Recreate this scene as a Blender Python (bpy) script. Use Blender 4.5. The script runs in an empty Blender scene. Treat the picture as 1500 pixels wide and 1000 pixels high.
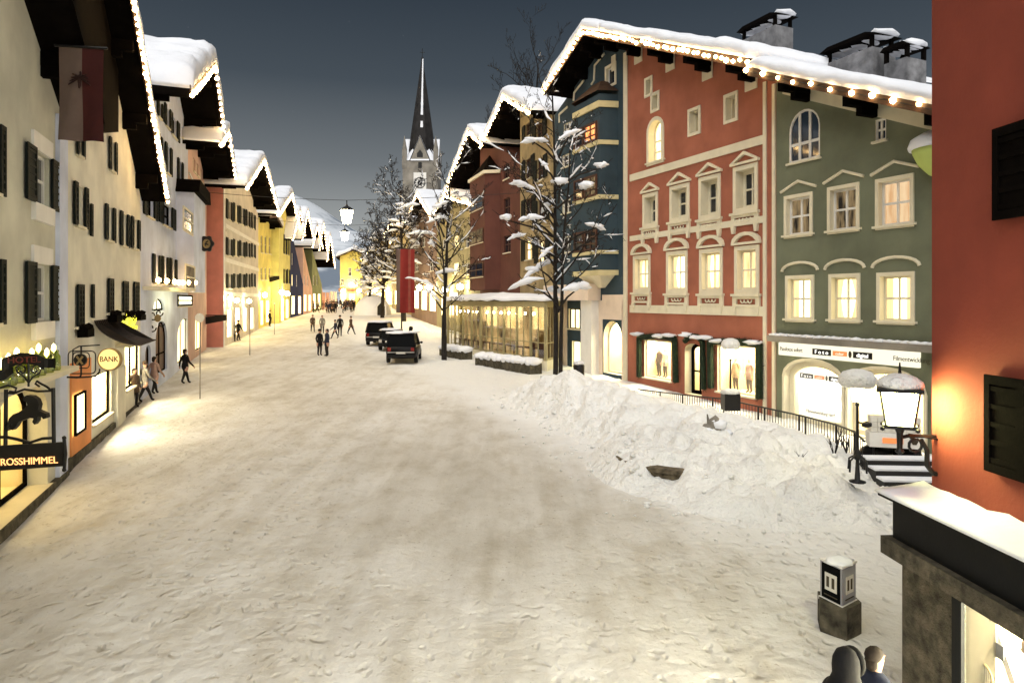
import bpy, bmesh, math, random
from mathutils import Vector, Matrix, noise
from mathutils.geometry import tessellate_polygon
rnd = random.Random(11)
F, HZ, H = 1000.0, 440.0, 4.5        # focal length in photo pixels, horizon row, eye height
sc = bpy.context.scene
col = sc.collection

def g(y):                             # the street climbs gently away from the camera
    return 0.03 * (min(max(y, -20), 140) - 20)

def lin(c):
    c /= 255.0
    return c / 12.92 if c <= .04045 else ((c + .055) / 1.055) ** 2.4
def C(r, gg, b): return (lin(r), lin(gg), lin(b), 1)
def P(u, v, y): return Vector(((u - 750) / F * y, y, H - (v - HZ) / F * y))

# ------------------------------------------------------------------ materials
def newmat(name):
    m = bpy.data.materials.new(name); m.use_nodes = True
    nt = m.node_tree; nt.nodes.clear()
    out = nt.nodes.new('ShaderNodeOutputMaterial')
    return m, nt, out
def pos(nt): return nt.nodes.new('ShaderNodeNewGeometry').outputs['Position']
def noise_node(nt, vec, scale, detail=4, rough=.55, stretch=None):
    if stretch:
        mp = nt.nodes.new('ShaderNodeMapping'); mp.inputs['Scale'].default_value = stretch
        nt.links.new(vec, mp.inputs['Vector']); vec = mp.outputs[0]
    n = nt.nodes.new('ShaderNodeTexNoise')
    n.inputs['Scale'].default_value = scale; n.inputs['Detail'].default_value = detail; n.inputs['Roughness'].default_value = rough
    nt.links.new(vec, n.inputs['Vector']); return n.outputs['Fac']
def ramp(nt, fac, stops):
    r = nt.nodes.new('ShaderNodeValToRGB'); e = r.color_ramp.elements
    while len(e) < len(stops): e.new(.5)
    for k, (p, c) in enumerate(stops): e[k].position = p; e[k].color = c
    nt.links.new(fac, r.inputs[0]); return r.outputs[0]
def mix(nt, fac, a, b, mode='MIX'):
    m = nt.nodes.new('ShaderNodeMix'); m.data_type = 'RGBA'; m.blend_type = mode
    for sock, v in ((m.inputs[0], fac), (m.inputs[6], a), (m.inputs[7], b)):
        if hasattr(v, 'is_linked'): nt.links.new(v, sock)
        else: sock.default_value = v
    return m.outputs[2]
def bump(nt, h, strength, dist, prev=None):
    b = nt.nodes.new('ShaderNodeBump'); b.inputs['Strength'].default_value = strength; b.inputs['Distance'].default_value = dist
    nt.links.new(h, b.inputs['Height'])
    if prev: nt.links.new(prev, b.inputs['Normal'])
    return b.outputs[0]
def sc_(c, k): return (min(c[0]*k, 1), min(c[1]*k, 1), min(c[2]*k, 1), 1)

def pmat(name, c, rough=.85, var=.16, scale=.7, bs=14., bd=.012, metal=0, spec=.25, streak=.035):
    m, nt, out = newmat(name); p = pos(nt)
    a = noise_node(nt, p, scale, 5)
    colr = ramp(nt, a, [(.3, sc_(c, 1 - var)), (.7, sc_(c, 1 + var))])
    if streak:
        s = noise_node(nt, p, 1.1, 4, .6, (1, 1, .22))
        colr = mix(nt, 1, colr, ramp(nt, s, [(.35, (1 - streak*2,)*3 + (1,)), (.62, (1, 1, 1, 1))]), 'MULTIPLY')
    b = nt.nodes.new('ShaderNodeBsdfPrincipled')
    nt.links.new(colr, b.inputs['Base Color'])
    b.inputs['Roughness'].default_value = rough; b.inputs['Metallic'].default_value = metal
    b.inputs['Specular IOR Level'].default_value = spec
    nt.links.new(bump(nt, noise_node(nt, p, bs, 5), .6, bd), b.inputs['Normal'])
    nt.links.new(b.outputs[0], out.inputs[0]); return m
def snowmat(name, c, bs=(3., 16.), bd=(.05, .015), var=.05):
    m, nt, out = newmat(name); p = pos(nt)
    colr = ramp(nt, noise_node(nt, p, .8, 4), [(.3, sc_(c, 1 - var)), (.7, sc_(c, 1 + var))])
    b = nt.nodes.new('ShaderNodeBsdfPrincipled'); nt.links.new(colr, b.inputs['Base Color'])
    b.inputs['Roughness'].default_value = .65; b.inputs['Specular IOR Level'].default_value = .15
    n1 = bump(nt, noise_node(nt, p, bs[0], 5), .7, bd[0])
    nt.links.new(bump(nt, noise_node(nt, p, bs[1], 4), .7, bd[1], n1), b.inputs['Normal'])
    nt.links.new(b.outputs[0], out.inputs[0]); return m
def emat(name, c, strength, var=0., scale=2., stretch=None, c2=None):
    m, nt, out = newmat(name)
    e = nt.nodes.new('ShaderNodeEmission'); e.inputs[1].default_value = strength
    if var:
        n = noise_node(nt, pos(nt), scale, 3, .6, stretch)
        nt.links.new(ramp(nt, n, [(.35, c2 or sc_(c, 1 - var)), (.62, c)]), e.inputs[0])
    else: e.inputs[0].default_value = c
    nt.links.new(e.outputs[0], out.inputs[0]); return m
def glassmat(name, tint=(1, 1, 1, 1), gl=.1):
    m, nt, out = newmat(name)
    t = nt.nodes.new('ShaderNodeBsdfTransparent'); t.inputs[0].default_value = tint
    gs = nt.nodes.new('ShaderNodeBsdfGlossy'); gs.inputs['Roughness'].default_value = .05
    mx = nt.nodes.new('ShaderNodeMixShader'); mx.inputs[0].default_value = gl
    nt.links.new(t.outputs[0], mx.inputs[1]); nt.links.new(gs.outputs[0], mx.inputs[2]); nt.links.new(mx.outputs[0], out.inputs[0]); return m

M = {}
M['snow'] = snowmat('snow', (.78, .80, .86, 1))
M['bank'] = snowmat('bank_snow', (.81, .81, .795, 1), (5., 19.), (.20, .06), .07)
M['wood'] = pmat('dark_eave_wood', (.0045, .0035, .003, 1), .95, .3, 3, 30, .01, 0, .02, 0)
M['board'] = pmat('bargeboard_wood', (.05, .026, .016, 1), .7, .3, 3, 30, .01, streak=0)
M['shut'] = pmat('dark_green_shutter', (.009, .012, .011, 1), .7, .25, 3, 40, .004, 0, .1, 0)
M['black'] = pmat('black_iron', (.010, .010, .011, 1), .45, .2, 5, 40, .003, .3, .4, 0)
M['white'] = pmat('white_trim', C(222, 214, 190), .8, .06, 2, 20, .006)
M['paintw'] = pmat('white_paint', C(228, 226, 222), .6, .05, 2, 20, .003)
M['stone'] = pmat('dark_stone', (.075, .066, .046, 1), .85, .75, 5, 26, .05, streak=.12)
M['gstone'] = pmat('grey_stone', (.24, .22, .19, 1), .9, .35, .6, 6, .04)
M['dkglass'] = pmat('dark_window_glass', (.012, .016, .024, 1), .06, .2, .5, 2, .001, 0, .6, 0)
M['navyglass'] = pmat('blue_window_glass', (.016, .03, .055, 1), .06, .2, .5, 2, .001, 0, .6, 0)
M['glass'] = glassmat('clear_glass')
M['curtain'] = pmat('pale_curtain', C(190, 178, 148), .9, .2, 4, 12, .02, streak=.1)
WARM = (1, .80, .36, 1)
M['lit'] = emat('lit_window', (1, .84, .42, 1), 1.15, .35, 2.2, (3, 3, .5), (1, .66, .22, 1))
M['litw'] = emat('bright_lit_window', (1, .93, .62, 1), 1.6, .35, 1.5, (3, 3, .5), (.95, .86, .36, 1))
M['lit_soft'] = emat('soft_lit_window', (.95, .72, .36, 1), .62, .5, 2.6, (3, 3, .4), (.72, .44, .18, 1))
M['curtain_lit'] = emat('lit_curtain', (1, .74, .36, 1), .62, .4, 9, (2.5, 2.5, .05), (.80, .50, .20, 1))
M['lito'] = emat('amber_lit_window', (1, .42, .14, 1), .8, .4, 3, (2, 2, 1), (.8, .16, .05, 1))
M['dim'] = emat('dim_lit_window', (.40, .28, .14, 1), .30, .8, 1.6, (3.2, 3.2, .7), (.03, .024, .018, 1))
M['beige_lit'] = emat('beige_lit_window', (.80, .58, .34, 1), .42, .4, 1.8, (3, 3, .5), (.62, .36, .17, 1))
M['shop'] = emat('glowing_shop_window', (1, .82, .36, 1), 3.2, .5, 1.1, None, (1, .5, .14, 1))
M['tube'] = emat('ceiling_lamp', (1, .88, .58, 1), 22)
M['walllamp'] = emat('wall_lamp_globe', (1, .82, .42, 1), 42)
M['bulb'] = emat('festive_bulb', (1, .62, .25, 1), 26)
M['bulbf'] = emat('festive_bulb_distant', (1, .66, .30, 1), 16)
M['lamp'] = emat('lantern_glow', (1, .86, .48, 1), 26)
M['lampfar'] = emat('hanging_lantern_glow', (1, .9, .55, 1), 30)

# ------------------------------------------------------------------ mesh builder
_ico = {}
def ico(sub):
    if sub not in _ico:
        bm = bmesh.new(); bmesh.ops.create_icosphere(bm, subdivisions=sub, radius=1)
        bm.verts.index_update()
        _ico[sub] = ([v.co.copy() for v in bm.verts], [tuple(v.index for v in f.verts) for f in bm.faces]); bm.free()
    return _ico[sub]

class MB:
    def __init__(s): s.v = []; s.f = []; s.m = []
    def add(s, vs, fs, mi=0):
        o = len(s.v); s.v += [tuple(p) for p in vs]
        s.f += [tuple(i + o for i in f) for f in fs]; s.m += [mi] * len(fs); return s
    def box(s, x0, x1, y0, y1, z0, z1, mi=0):
        return s.add([(x0,y0,z0),(x1,y0,z0),(x1,y1,z0),(x0,y1,z0),(x0,y0,z1),(x1,y0,z1),(x1,y1,z1),(x0,y1,z1)],
                     [(0,3,2,1),(4,5,6,7),(0,1,5,4),(1,2,6,5),(2,3,7,6),(3,0,4,7)], mi)
    def prism(s, poly, y0, y1, mi=0):
        n = len(poly); vs = [(x, y0, z) for x, z in poly] + [(x, y1, z) for x, z in poly]
        fs = [tuple(range(n)), tuple(range(2*n-1, n-1, -1))] + [(i, (i+1) % n, n+(i+1) % n, n+i) for i in range(n)]
        return s.add(vs, fs, mi)
    def prism_z(s, poly, z0, z1, mi=0):
        n = len(poly); vs = [(x, y, z0) for x, y in poly] + [(x, y, z1) for x, y in poly]
        fs = [tuple(range(n)), tuple(range(2*n-1, n-1, -1))] + [(i, (i+1) % n, n+(i+1) % n, n+i) for i in range(n)]
        return s.add(vs, fs, mi)
    def ring(s, o, q, y0, y1, mi=0):
        n = len(o); vs = [(x, y0, z) for x, z in o] + [(x, y0, z) for x, z in q] + [(x, y1, z) for x, z in o] + [(x, y1, z) for x, z in q]
        fs = []
        for i in range(n):
            j = (i+1) % n; fs += [(i, j, n+j, n+i), (i, 2*n+i, 2*n+j, j), (n+i, n+j, 3*n+j, 3*n+i)]
        return s.add(vs, fs, mi)
    def tube(s, pts, rad, n=8, mi=0, cap=True, flat=1.0):
        pts = [Vector(p) for p in pts]
        if not hasattr(rad, '__len__'): rad = [rad] * len(pts)
        o = len(s.v); up = Vector((0, 0, 1)); prev = None
        for i, p in enumerate(pts):
            d = (pts[min(i+1, len(pts)-1)] - pts[max(i-1, 0)])
            d = d.normalized() if d.length > 1e-9 else Vector((0, 0, 1))
            if prev is None:
                a = d.cross(up); a = a.normalized() if a.length > .05 else Vector((1, 0, 0))
            else:
                a = prev - d * prev.dot(d); a = a.normalized() if a.length > 1e-6 else Vector((1, 0, 0))
            prev = a; b = a.cross(d)
            for k in range(n):
                t = 2*math.pi*k/n; q = p + a*math.cos(t)*rad[i] + b*math.sin(t)*rad[i]*flat
                s.v.append(tuple(q))
        for i in range(len(pts)-1):
            for k in range(n):
                s.f.append((o+i*n+k, o+i*n+(k+1) % n, o+(i+1)*n+(k+1) % n, o+(i+1)*n+k)); s.m.append(mi)
        if cap:
            s.f.append(tuple(o+k for k in range(n))); s.f.append(tuple(o+(len(pts)-1)*n+k for k in range(n-1, -1, -1))); s.m += [mi, mi]
        return s
    def lathe(s, prof, c=(0,0,0), n=14, mi=0):
        o = len(s.v)
        for r, z in prof:
            for k in range(n):
                t = 2*math.pi*k/n; s.v.append((c[0]+r*math.cos(t), c[1]+r*math.sin(t), c[2]+z))
        for i in range(len(prof)-1):
            for k in range(n):
                s.f.append((o+i*n+k, o+i*n+(k+1) % n, o+(i+1)*n+(k+1) % n, o+(i+1)*n+k)); s.m.append(mi)
        s.f.append(tuple(o+k for k in range(n-1, -1, -1))); s.f.append(tuple(o+(len(prof)-1)*n+k for k in range(n))); s.m += [mi, mi]
        return s
    def blob(s, c, r, sub=2, amp=.2, fr=1.5, mi=0):
        vs, fs = ico(sub); c = Vector(c); r = Vector(r) if hasattr(r, '__len__') else Vector((r, r, r)); out = []
        for p in vs:
            k = 1 + amp * noise.noise(p * fr + c * 3.1)
            out.append((c.x + p.x*r.x*k, c.y + p.y*r.y*k, c.z + p.z*r.z*k))
        return s.add(out, fs, mi)
    def build(s, name, mats, parent=None, dz=0, smooth=False):
        me = bpy.data.meshes.new(name)
        vs = [(x, y, z - dz) for x, y, z in s.v] if dz else s.v
        me.from_pydata(vs, [], s.f)
        for m in (mats if isinstance(mats, (list, tuple)) else [mats]): me.materials.append(m)
        if any(s.m): me.polygons.foreach_set('material_index', s.m)
        if smooth: me.polygons.foreach_set('use_smooth', [True] * len(s.f))
        me.update()
        o = bpy.data.objects.new(name, me); col.objects.link(o)
        if parent: o.parent = parent
        return o

def tag(o, label=None, cat=None, group=None, kind=None):
    for k, v in (('label', label), ('category', cat), ('group', group), ('kind', kind)):
        if v: o[k] = v
    return o
def thing(name, label, cat, loc=(0, 0, 0), rz=0, group=None):
    o = bpy.data.objects.new(name, None); col.objects.link(o)
    o.location = loc; o.rotation_euler = (0, 0, rz); o.empty_display_size = .3
    return tag(o, label, cat, group)
def copy_tree(o, parent=None):
    c = o.copy(); col.objects.link(c)
    if parent: c.parent = parent
    for ch in list(o.children): copy_tree(ch, c)
    return c
def text(body, size, m, parent, loc, rot, name='lettering', ext=.006, align='CENTER', sx=1.0):
    cu = bpy.data.curves.new(name, 'FONT'); cu.body = body; cu.size = size; cu.extrude = ext; cu.align_x = align; cu.align_y = 'CENTER'
    t = bpy.data.objects.new(name + '_tmp', cu); col.objects.link(t)
    dg = bpy.context.evaluated_depsgraph_get()
    me = bpy.data.meshes.new_from_object(t.evaluated_get(dg)); bpy.data.objects.remove(t)
    me.materials.clear(); me.materials.append(m)
    o = bpy.data.objects.new(name, me); col.objects.link(o); o.parent = parent; o.location = loc; o.rotation_euler = rot; o.scale = (sx, 1, 1)
    return o
def inset(poly, w):
    n = len(poly); A = sum(poly[i][0]*poly[(i+1) % n][1] - poly[(i+1) % n][0]*poly[i][1] for i in range(n))
    sg = 1 if A > 0 else -1; out = []
    for i in range(n):
        a, b, c = Vector(poly[i-1]), Vector(poly[i]), Vector(poly[(i+1) % n])
        d1 = (b-a).normalized(); d2 = (c-b).normalized()
        n1 = Vector((-d1.y, d1.x)) * sg; n2 = Vector((-d2.y, d2.x)) * sg
        k = 1 + n1.dot(n2); v = b + (n1 + n2) * (w / max(k, .3)); out.append((v.x, v.y))
    return out
def opening(s0, s1, z0, z1, rise=0, n=10):
    if rise <= 0: return [(s0, z0), (s1, z0), (s1, z1), (s0, z1)]
    c = (s0+s1)/2; w = (s1-s0)/2; zs = z1 - rise
    p = [(s0, z0), (s1, z0)]
    for k in range(n+1):
        t = math.pi*k/n; p.append((c + w*math.cos(t), zs + rise*math.sin(t)))
    return p
class House:
    """A row house: local x runs along the facade, y goes inward, z is up from the ground at its first corner."""
    def __init__(h, name, label, A, B, wall, depth=8, cat='house', rd=.18, group=None):
        h.A, h.B = Vector((A[0], A[1])), Vector((B[0], B[1]))
        d = h.B - h.A; h.L = d.length; h.d = d.normalized(); h.n = Vector((h.d.y, -h.d.x))
        h.gz = min(g(A[1]), g(B[1])) - .3
        h.wallm, h.depth, h.rd = wall, depth, rd
        h.root = thing(name, label, cat, (A[0], A[1], h.gz), math.atan2(h.d.y, h.d.x), group)
        h.holes = []; h.prof = None; h.side = None; h.trim = MB(); h.revm = None
    def sz(h, u, v, off=0.0):
        r = Vector(((u - 750) / F, 1)); p0 = h.A + h.n * off
        t = p0.dot(h.n) / r.dot(h.n); X = r * t
        return (X - p0).dot(h.d), H - (v - HZ) / F * t
    def world(h, s, y, z):
        p = h.A + h.d * s - h.n * y; return Vector((p.x, p.y, z))
    def rect(h, q, off=0.0):
        u0, v0, u1, v1 = q; um = (u0+u1)/2; vm = (v0+v1)/2
        return h.sz(u0, vm, off)[0], h.sz(u1, vm, off)[0], h.sz(um, v1, off)[1], h.sz(um, v0, off)[1]
    def mk(h, mb, name, m, parent=None, smooth=False): return mb.build(name, m, parent or h.root, h.gz, smooth)
    def profz(h, s):
        p = h.prof
        if s <= p[0][0]: a, b = p[0], p[1]
        elif s >= p[-1][0]: a, b = p[-2], p[-1]
        else:
            for a, b in zip(p, p[1:]):
                if a[0] <= s <= b[0]: break
        return a[1] + (b[1]-a[1]) * (s-a[0]) / (b[0]-a[0])
    # -------------------------------------------------------------- walls
    def finish(h, wood_above=None):
        top = [(h.L, h.profz(h.L) - .01)] + [(s, z - .01) for s, z in reversed(h.prof) if .01 < s < h.L - .01] + [(0, h.profz(0) - .01)]
        outer = [(0, h.gz - .3), (h.L, h.gz - .3)] + top
        mb = MB(); polys = [[Vector((x, z, 0)) for x, z in outer]] + [[Vector((x, z, 0)) for x, z in reversed(q)] for q, _ in h.holes]
        flat = [p for pl in polys for p in pl]
        tris = tessellate_polygon(polys)
        mb.add([(p.x, 0, p.y) for p in flat], [tuple(t) for t in tris])
        for q, rd in h.holes:
            n = len(q); mb.add([(x, 0, z) for x, z in q] + [(x, rd, z) for x, z in q], [(i, (i+1) % n, n+(i+1) % n, n+i) for i in range(n)], 1 if h.revm else 0)
        n = len(outer); side = MB()
        for i in range(n):
            j = (i+1) % n; a, b = outer[i], outer[j]
            quad = [(a[0], 0, a[1]), (b[0], 0, b[1]), (b[0], h.depth, b[1]), (a[0], h.depth, a[1])]
            (side if h.side and a[0] == b[0] == 0 else mb).add(quad, [(0, 1, 2, 3)])
        mb.add([(x, h.depth, z) for x, z in outer], [tuple(range(n))])
        h.mk(mb, 'wall', [h.wallm, h.revm] if h.revm else h.wallm)
        if side.v: h.mk(side, 'side_wall', h.side)
        if h.trim.v: h.mk(h.trim, 'trim', M['white'])
    # -------------------------------------------------------------- windows
    def window(h, q, pane='dkglass', fr='paintw', rise=0, mun=(1, 1), rd=None, sur=0, surm='white', sill=True, ped=None, panel=False,
               shut=None, shm='shut', off=0.0, fw=.06, px=None, interior=False, box=False, name='window', label=None, mw=.035, raw=False, lamp=False, shw=.52, roomlamp='tube', curtains=0):
        s0, s1, z0, z1 = q if raw else h.rect(q, off)
        rd = (h.rd if off == 0 else -.03) if rd is None else rd
        if rise is True: rise = (s1-s0)/2
        hole = opening(s0, s1, z0, z1, rise)
        if off == 0: h.holes.append((hole, rd))
        y = rd - off
        fm = MB(); inn = inset(hole, fw)
        fm.ring(hole, inn, y-.08, y-.01)
        zt = z1 - rise
        for k in range(1, mun[0]+1):
            x = s0 + (s1-s0)*k/(mun[0]+1); e = math.sqrt(max(0, 1-((x-(s0+s1)/2)/((s1-s0)/2))**2))*rise if rise else 0
            fm.box(x-mw, x+mw, y-.075, y-.02, z0+fw, zt+e-fw*.6)
        for k in range(1, mun[1]+1):
            zz = z0 + (zt+(rise*.2 if rise else 0)-z0)*k/(mun[1]+1); fm.box(s0+fw, s1-fw, y-.07, y-.025, zz-mw, zz+mw)
        w = h.mk(fm, name, M[fr]); 
        if label: w['label'] = label
        pm = MB(); n = len(hole)
        pm.add([(x, y-.03, z) for x, z in hole] + [(x, y-.01, z) for x, z in hole], [tuple(range(n)), tuple(range(2*n-1, n-1, -1))])
        h.mk(pm, 'pane', M['glass'] if interior else M[pane], w)
        if interior: h.room(s0, s1, z0, z1, y, w, interior, roomlamp)
        if curtains:
            cm = MB(); zc_ = z1 - rise - fw
            for sx in (-1, 1):
                wb = (s1-s0)*rnd.uniform(.2, .34)*curtains; xe = s0+fw if sx < 0 else s1-fw; n_ = 8
                wv = [(.55+.45*abs(2*k/n_-1)**1.5) if curtains > .8 else 1 for k in range(n_+1)]
                vs_ = [(xe, y-.036, z0+fw+(zc_-z0-fw)*k/n_) for k in range(n_+1)] + [(xe - sx*wb*wv[k], y-.036, z0+fw+(zc_-z0-fw)*k/n_) for k in range(n_+1)]
                cm.add(vs_, [(k, k+1, n_+2+k, n_+1+k) for k in range(n_)])
            h.mk(cm, 'curtain', M['curtain_lit'], w)
        if sur:
            sm = MB(); sm.ring(inset(hole, -sur), hole, -.05-off, 0.003-off)
            if ped == 'tri' or ped == 'seg':
                c = (s0+s1)/2; hw = (s1-s0)/2 + sur + .1; zb = z1 + sur + .05; hh = hw*.52
                sm.box(c-hw, c+hw, -.13, 0, zb, zb+.09)
                pts = [(-1, 0), (0, 1), (1, 0)] if ped == 'tri' else [(math.cos(math.pi-t*math.pi/8), math.sin(t*math.pi/8)) for t in range(9)]
                for a, b in zip(pts, pts[1:]):
                    sm.prism([(c+hw*a[0], zb+.09+hh*a[1]), (c+hw*b[0], zb+.09+hh*b[1]), (c+hw*b[0]*.8, zb+.09+max(hh*b[1]-.13, 0)), (c+hw*a[0]*.8, zb+.09+max(hh*a[1]-.13, 0))], -.13, 0)
            if panel:
                c = (s0+s1)/2; hw = (s1-s0)/2 + sur + .06; zb = z0 - sur
                sm.box(c-hw-.04, c+hw+.04, -.16, 0, zb-.1, zb)
                ph = .42
                sm.ring([(c-hw, zb-.1-ph), (c+hw, zb-.1-ph), (c+hw, zb-.1), (c-hw, zb-.1)], [(c-hw+.2, zb-ph), (c+hw-.2, zb-ph), (c+hw-.2, zb-.2), (c-hw+.2, zb-.2)], -.09, 0)
                for sx in (-.5, .0, .5):      # swags
                    pts = [(c + hw*.55*(sx+.25*math.cos(math.pi-t*math.pi/6)), -.05, zb-.24-.12*math.sin(t*math.pi/6)) for t in range(7)]
                    sm.tube(pts, .03, 5)
                for sx in (-1, 1): sm.prism([(c+sx*(hw-.22), zb-.1-ph), (c+sx*hw, zb-.1-ph), (c+sx*(hw-.05), zb-.4-ph), (c+sx*(hw-.17), zb-.4-ph)], -.12, 0)
            h.mk(sm, 'surround', M[surm], w)
        if ped in ('chev', 'arc'):
            sm = MB(); c = (s0+s1)/2; hw = (s1-s0)/2 + .28; zb = z1 + sur + .16
            pts = [(-1, 0), (0, 1), (1, 0)] if ped == 'chev' else [(math.cos(math.pi-t*math.pi/10), math.sin(t*math.pi/10)) for t in range(11)]
            hh = .3
            sm.tube([(c+hw*a, -.03, zb+hh*b) for a, b in pts], .055, 6)
            h.mk(sm, 'lintel_trim', M['white'], w)
        if sill:
            sm = MB().box(s0-.08-sur, s1+.08+sur, -.1-off, y-.05, z0-.07, z0+.004); h.mk(sm, 'sill', M[surm], w)
        if box:
            bm = MB().box(s0-.05, s1+.05, -.32, -.06, z0-.3, z0-.08)
            for k in range(7): bm.blob((s0+(s1-s0)*(k+.5)/7, -.2, z0-.02), (.13, .13, .11), 1, .5, 3)
            h.mk(bm, 'flower_box', M['wood'], w)
        if shut:
            wd = (s1-s0)*shw
            for sx in (-1, 1):
                if shut == 'right' and sx < 0: continue
                if shut == 'left' and sx > 0: continue
                sh = MB(); ang = {'flat': 0, 'ajar': 28, 'half': 105}.get(shut if isinstance(shut, str) else 'flat', 0)
                x0, x1 = (-wd, 0) if sx < 0 else (0, wd)
                sh.box(x0, x1, -.05, -.015, z0-.02, z1+.02)
                sh.ring([(x0-.004, z0-.03), (x1+.004, z0-.03), (x1+.004, z1+.03), (x0-.004, z1+.03)], [(x0+.07, z0+.06), (x1-.07, z0+.06), (x1-.07, z1-.06), (x0+.07, z1-.06)], -.075, -.048)
                nz = max(4, int((z1-z0)/.16))
                for k in range(nz):
                    zz = z0+.1+(z1-z0-.2)*k/(nz-1); sh.box(x0+.07, x1-.07, -.068, -.05, zz-.03, zz+.02)
                o = h.mk(sh, 'shutter', M[shm], w)
                o.location = (s0 if sx < 0 else s1, -.02, 0); o.rotation_euler = (0, 0, math.radians(ang)*(1 if sx < 0 else -1))
                if shut == 'closed': o.location.x = s0 + wd if sx < 0 else s1 - wd
        if lamp:
            bm = MB().blob(((s0+s1)/2, -.12, z0+.12), .13, 1, 0); h.mk(bm, 'sill_lamp', M['bulb'], w)
        return w
    def globe(h, u, v, r=.22, off=.35, m='walllamp'):
        s, z = h.sz(u, v, off); o = h.mk(MB().blob((s, -off, z), r, 2, 0), 'wall_lamp', M[m], None, True)
        h.mk(MB().tube([(s, .0, z+r*1.2), (s, -off, z+r*1.3), (s, -off, z+r)], .03, 5), 'lamp_arm', M['black'], o)
    def room(h, s0, s1, z0, z1, y, w, dep, lamp='tube'):
        r = MB(); e = .12; dep = dep if dep is not True else 1.1
        r.add([(s0-e, y, z0-.02), (s1+e, y, z0-.02), (s1+e, y+dep, z0-.02), (s0-e, y+dep, z0-.02), (s0-e, y, z1+.1), (s1+e, y, z1+.1), (s1+e, y+dep, z1+.1), (s0-e, y+dep, z1+.1)],
              [(0, 1, 2, 3), (2, 3, 7, 6), (0, 3, 7, 4), (1, 2, 6, 5), (4, 5, 6, 7)])
        h.mk(r, 'display_room', M['cream_room'], w)
        t = MB().box(s0+.05, s1-.05, y+.1, y+dep*.65, z1+.04, z1+.08); h.mk(t, 'ceiling_lamp', M[lamp], w)
    # -------------------------------------------------------------- roof
    def set_roof(h, pts, ov):            # pts: photo points on the bargeboard line, ov: how far it hangs over the street
        h.ov = ov; h.prof = [h.sz(u, v, ov) for u, v in pts]; return h.prof
    def roof(h, prof=None, ov=None, snow=.5, thick=.2, back=None, fascia=.28, purlins=5, snow_m='snow', ends=(1, 1), board='board', step=.3, fine=True):
        prof = prof or h.prof; ov = h.ov if ov is None else ov; back = back or h.depth
        def offs(p, k):
            out = []
            for i, (s, z) in enumerate(p):
                a = Vector(p[max(i-1, 0)]); b = Vector(p[min(i+1, len(p)-1)]); dd = (b-a).normalized(); out.append((s - dd.y*k*.4, z + k))
            return out
        up = offs(prof, thick); rm = MB()
        n = len(prof)
        for i in range(n-1):
            rm.prism([prof[i], prof[i+1], up[i+1], up[i]], -ov, back)
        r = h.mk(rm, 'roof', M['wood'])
        bm = MB(); lo = offs(prof, -.05); hi = offs(prof, fascia - .05)
        for i in range(n-1): bm.prism([lo[i], lo[i+1], hi[i+1], hi[i]], -ov-.05, -ov-.002)
        h.mk(bm, 'bargeboard', M[board], r)
        ds = prof[-1][0] - prof[0][0]
        for k in range(purlins):
            s = prof[0][0] + ds*(k+.5)/purlins
            z = h.profz(s) if prof is h.prof else None
            if z is None:
                for a, b in zip(prof, prof[1:]):
                    if a[0] <= s <= b[0]: z = a[1]+(b[1]-a[1])*(s-a[0])/(b[0]-a[0])
            pm = MB().prism([(s-.13, z-.32), (s+.13, z-.32), (s+.13, z+.02), (s-.13, z+.02)], -ov*.88, .0)
            pm.prism([(s-.11, z-.56), (s+.11, z-.56), (s+.11, z-.30), (s-.11, z-.30)], -ov*.5, .0)
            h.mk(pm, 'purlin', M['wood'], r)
        if snow:
            # resample the profile; the drift rounds over at the front and at both eaves
            pts = []; acc = 0
            for a, b in zip(up, up[1:]):
                L = (Vector(b)-Vector(a)).length; m = max(2, int(L/step))
                for k in range(m): pts.append((a[0]+(b[0]-a[0])*k/m, a[1]+(b[1]-a[1])*k/m, acc+L*k/m))
                acc += L
            pts.append((up[-1][0], up[-1][1], acc))
            ys = [(-ov-.07, 0), (-ov-.14, .22), (-ov-.16, .5), (-ov-.10, .78), (-ov+.08, .95), (-ov+.35, 1.0)]
            yb = -ov+.35
            while yb < back-.1: yb = min(back, yb + (.4 if yb < 1.5 else 1.0)); ys.append((yb, 1.0))
            sm = MB(); nv = len(ys); vs = []
            seed = h.A.x*1.7 + h.A.y*.9
            for s, z, a in pts:
                e = min((a/.55) if ends[0] else 9, ((acc-a)/.55) if ends[1] else 9, 1.0); e = math.sqrt(max(0, 1-(1-e)**2))
                for j, (y, k) in enumerate(ys):
                    nn = noise.noise(Vector((s*.55, y*.5, seed)))*.30 + noise.noise(Vector((s*1.9, y*1.3, seed)))*.16 + noise.noise(Vector((s*4.5, y*2, seed)))*.06
                    t = snow*(1+nn)*(.25+.75*e)
                    yy = y + (noise.noise(Vector((s*1.1, k*2, seed+5)))*.09 if j < 5 else 0)
                    vs.append((s, yy, z + k*t + .004))
            fs = [(i*nv+j, (i+1)*nv+j, (i+1)*nv+j+1, i*nv+j+1) for i in range(len(pts)-1) for j in range(nv-1)]
            fs += [tuple(j for j in range(nv)), tuple((len(pts)-1)*nv+j for j in range(nv-1, -1, -1))]
            sm.add(vs, fs); h.mk(sm, 'roof_snow', M[snow_m], r, True)
        return r
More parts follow.
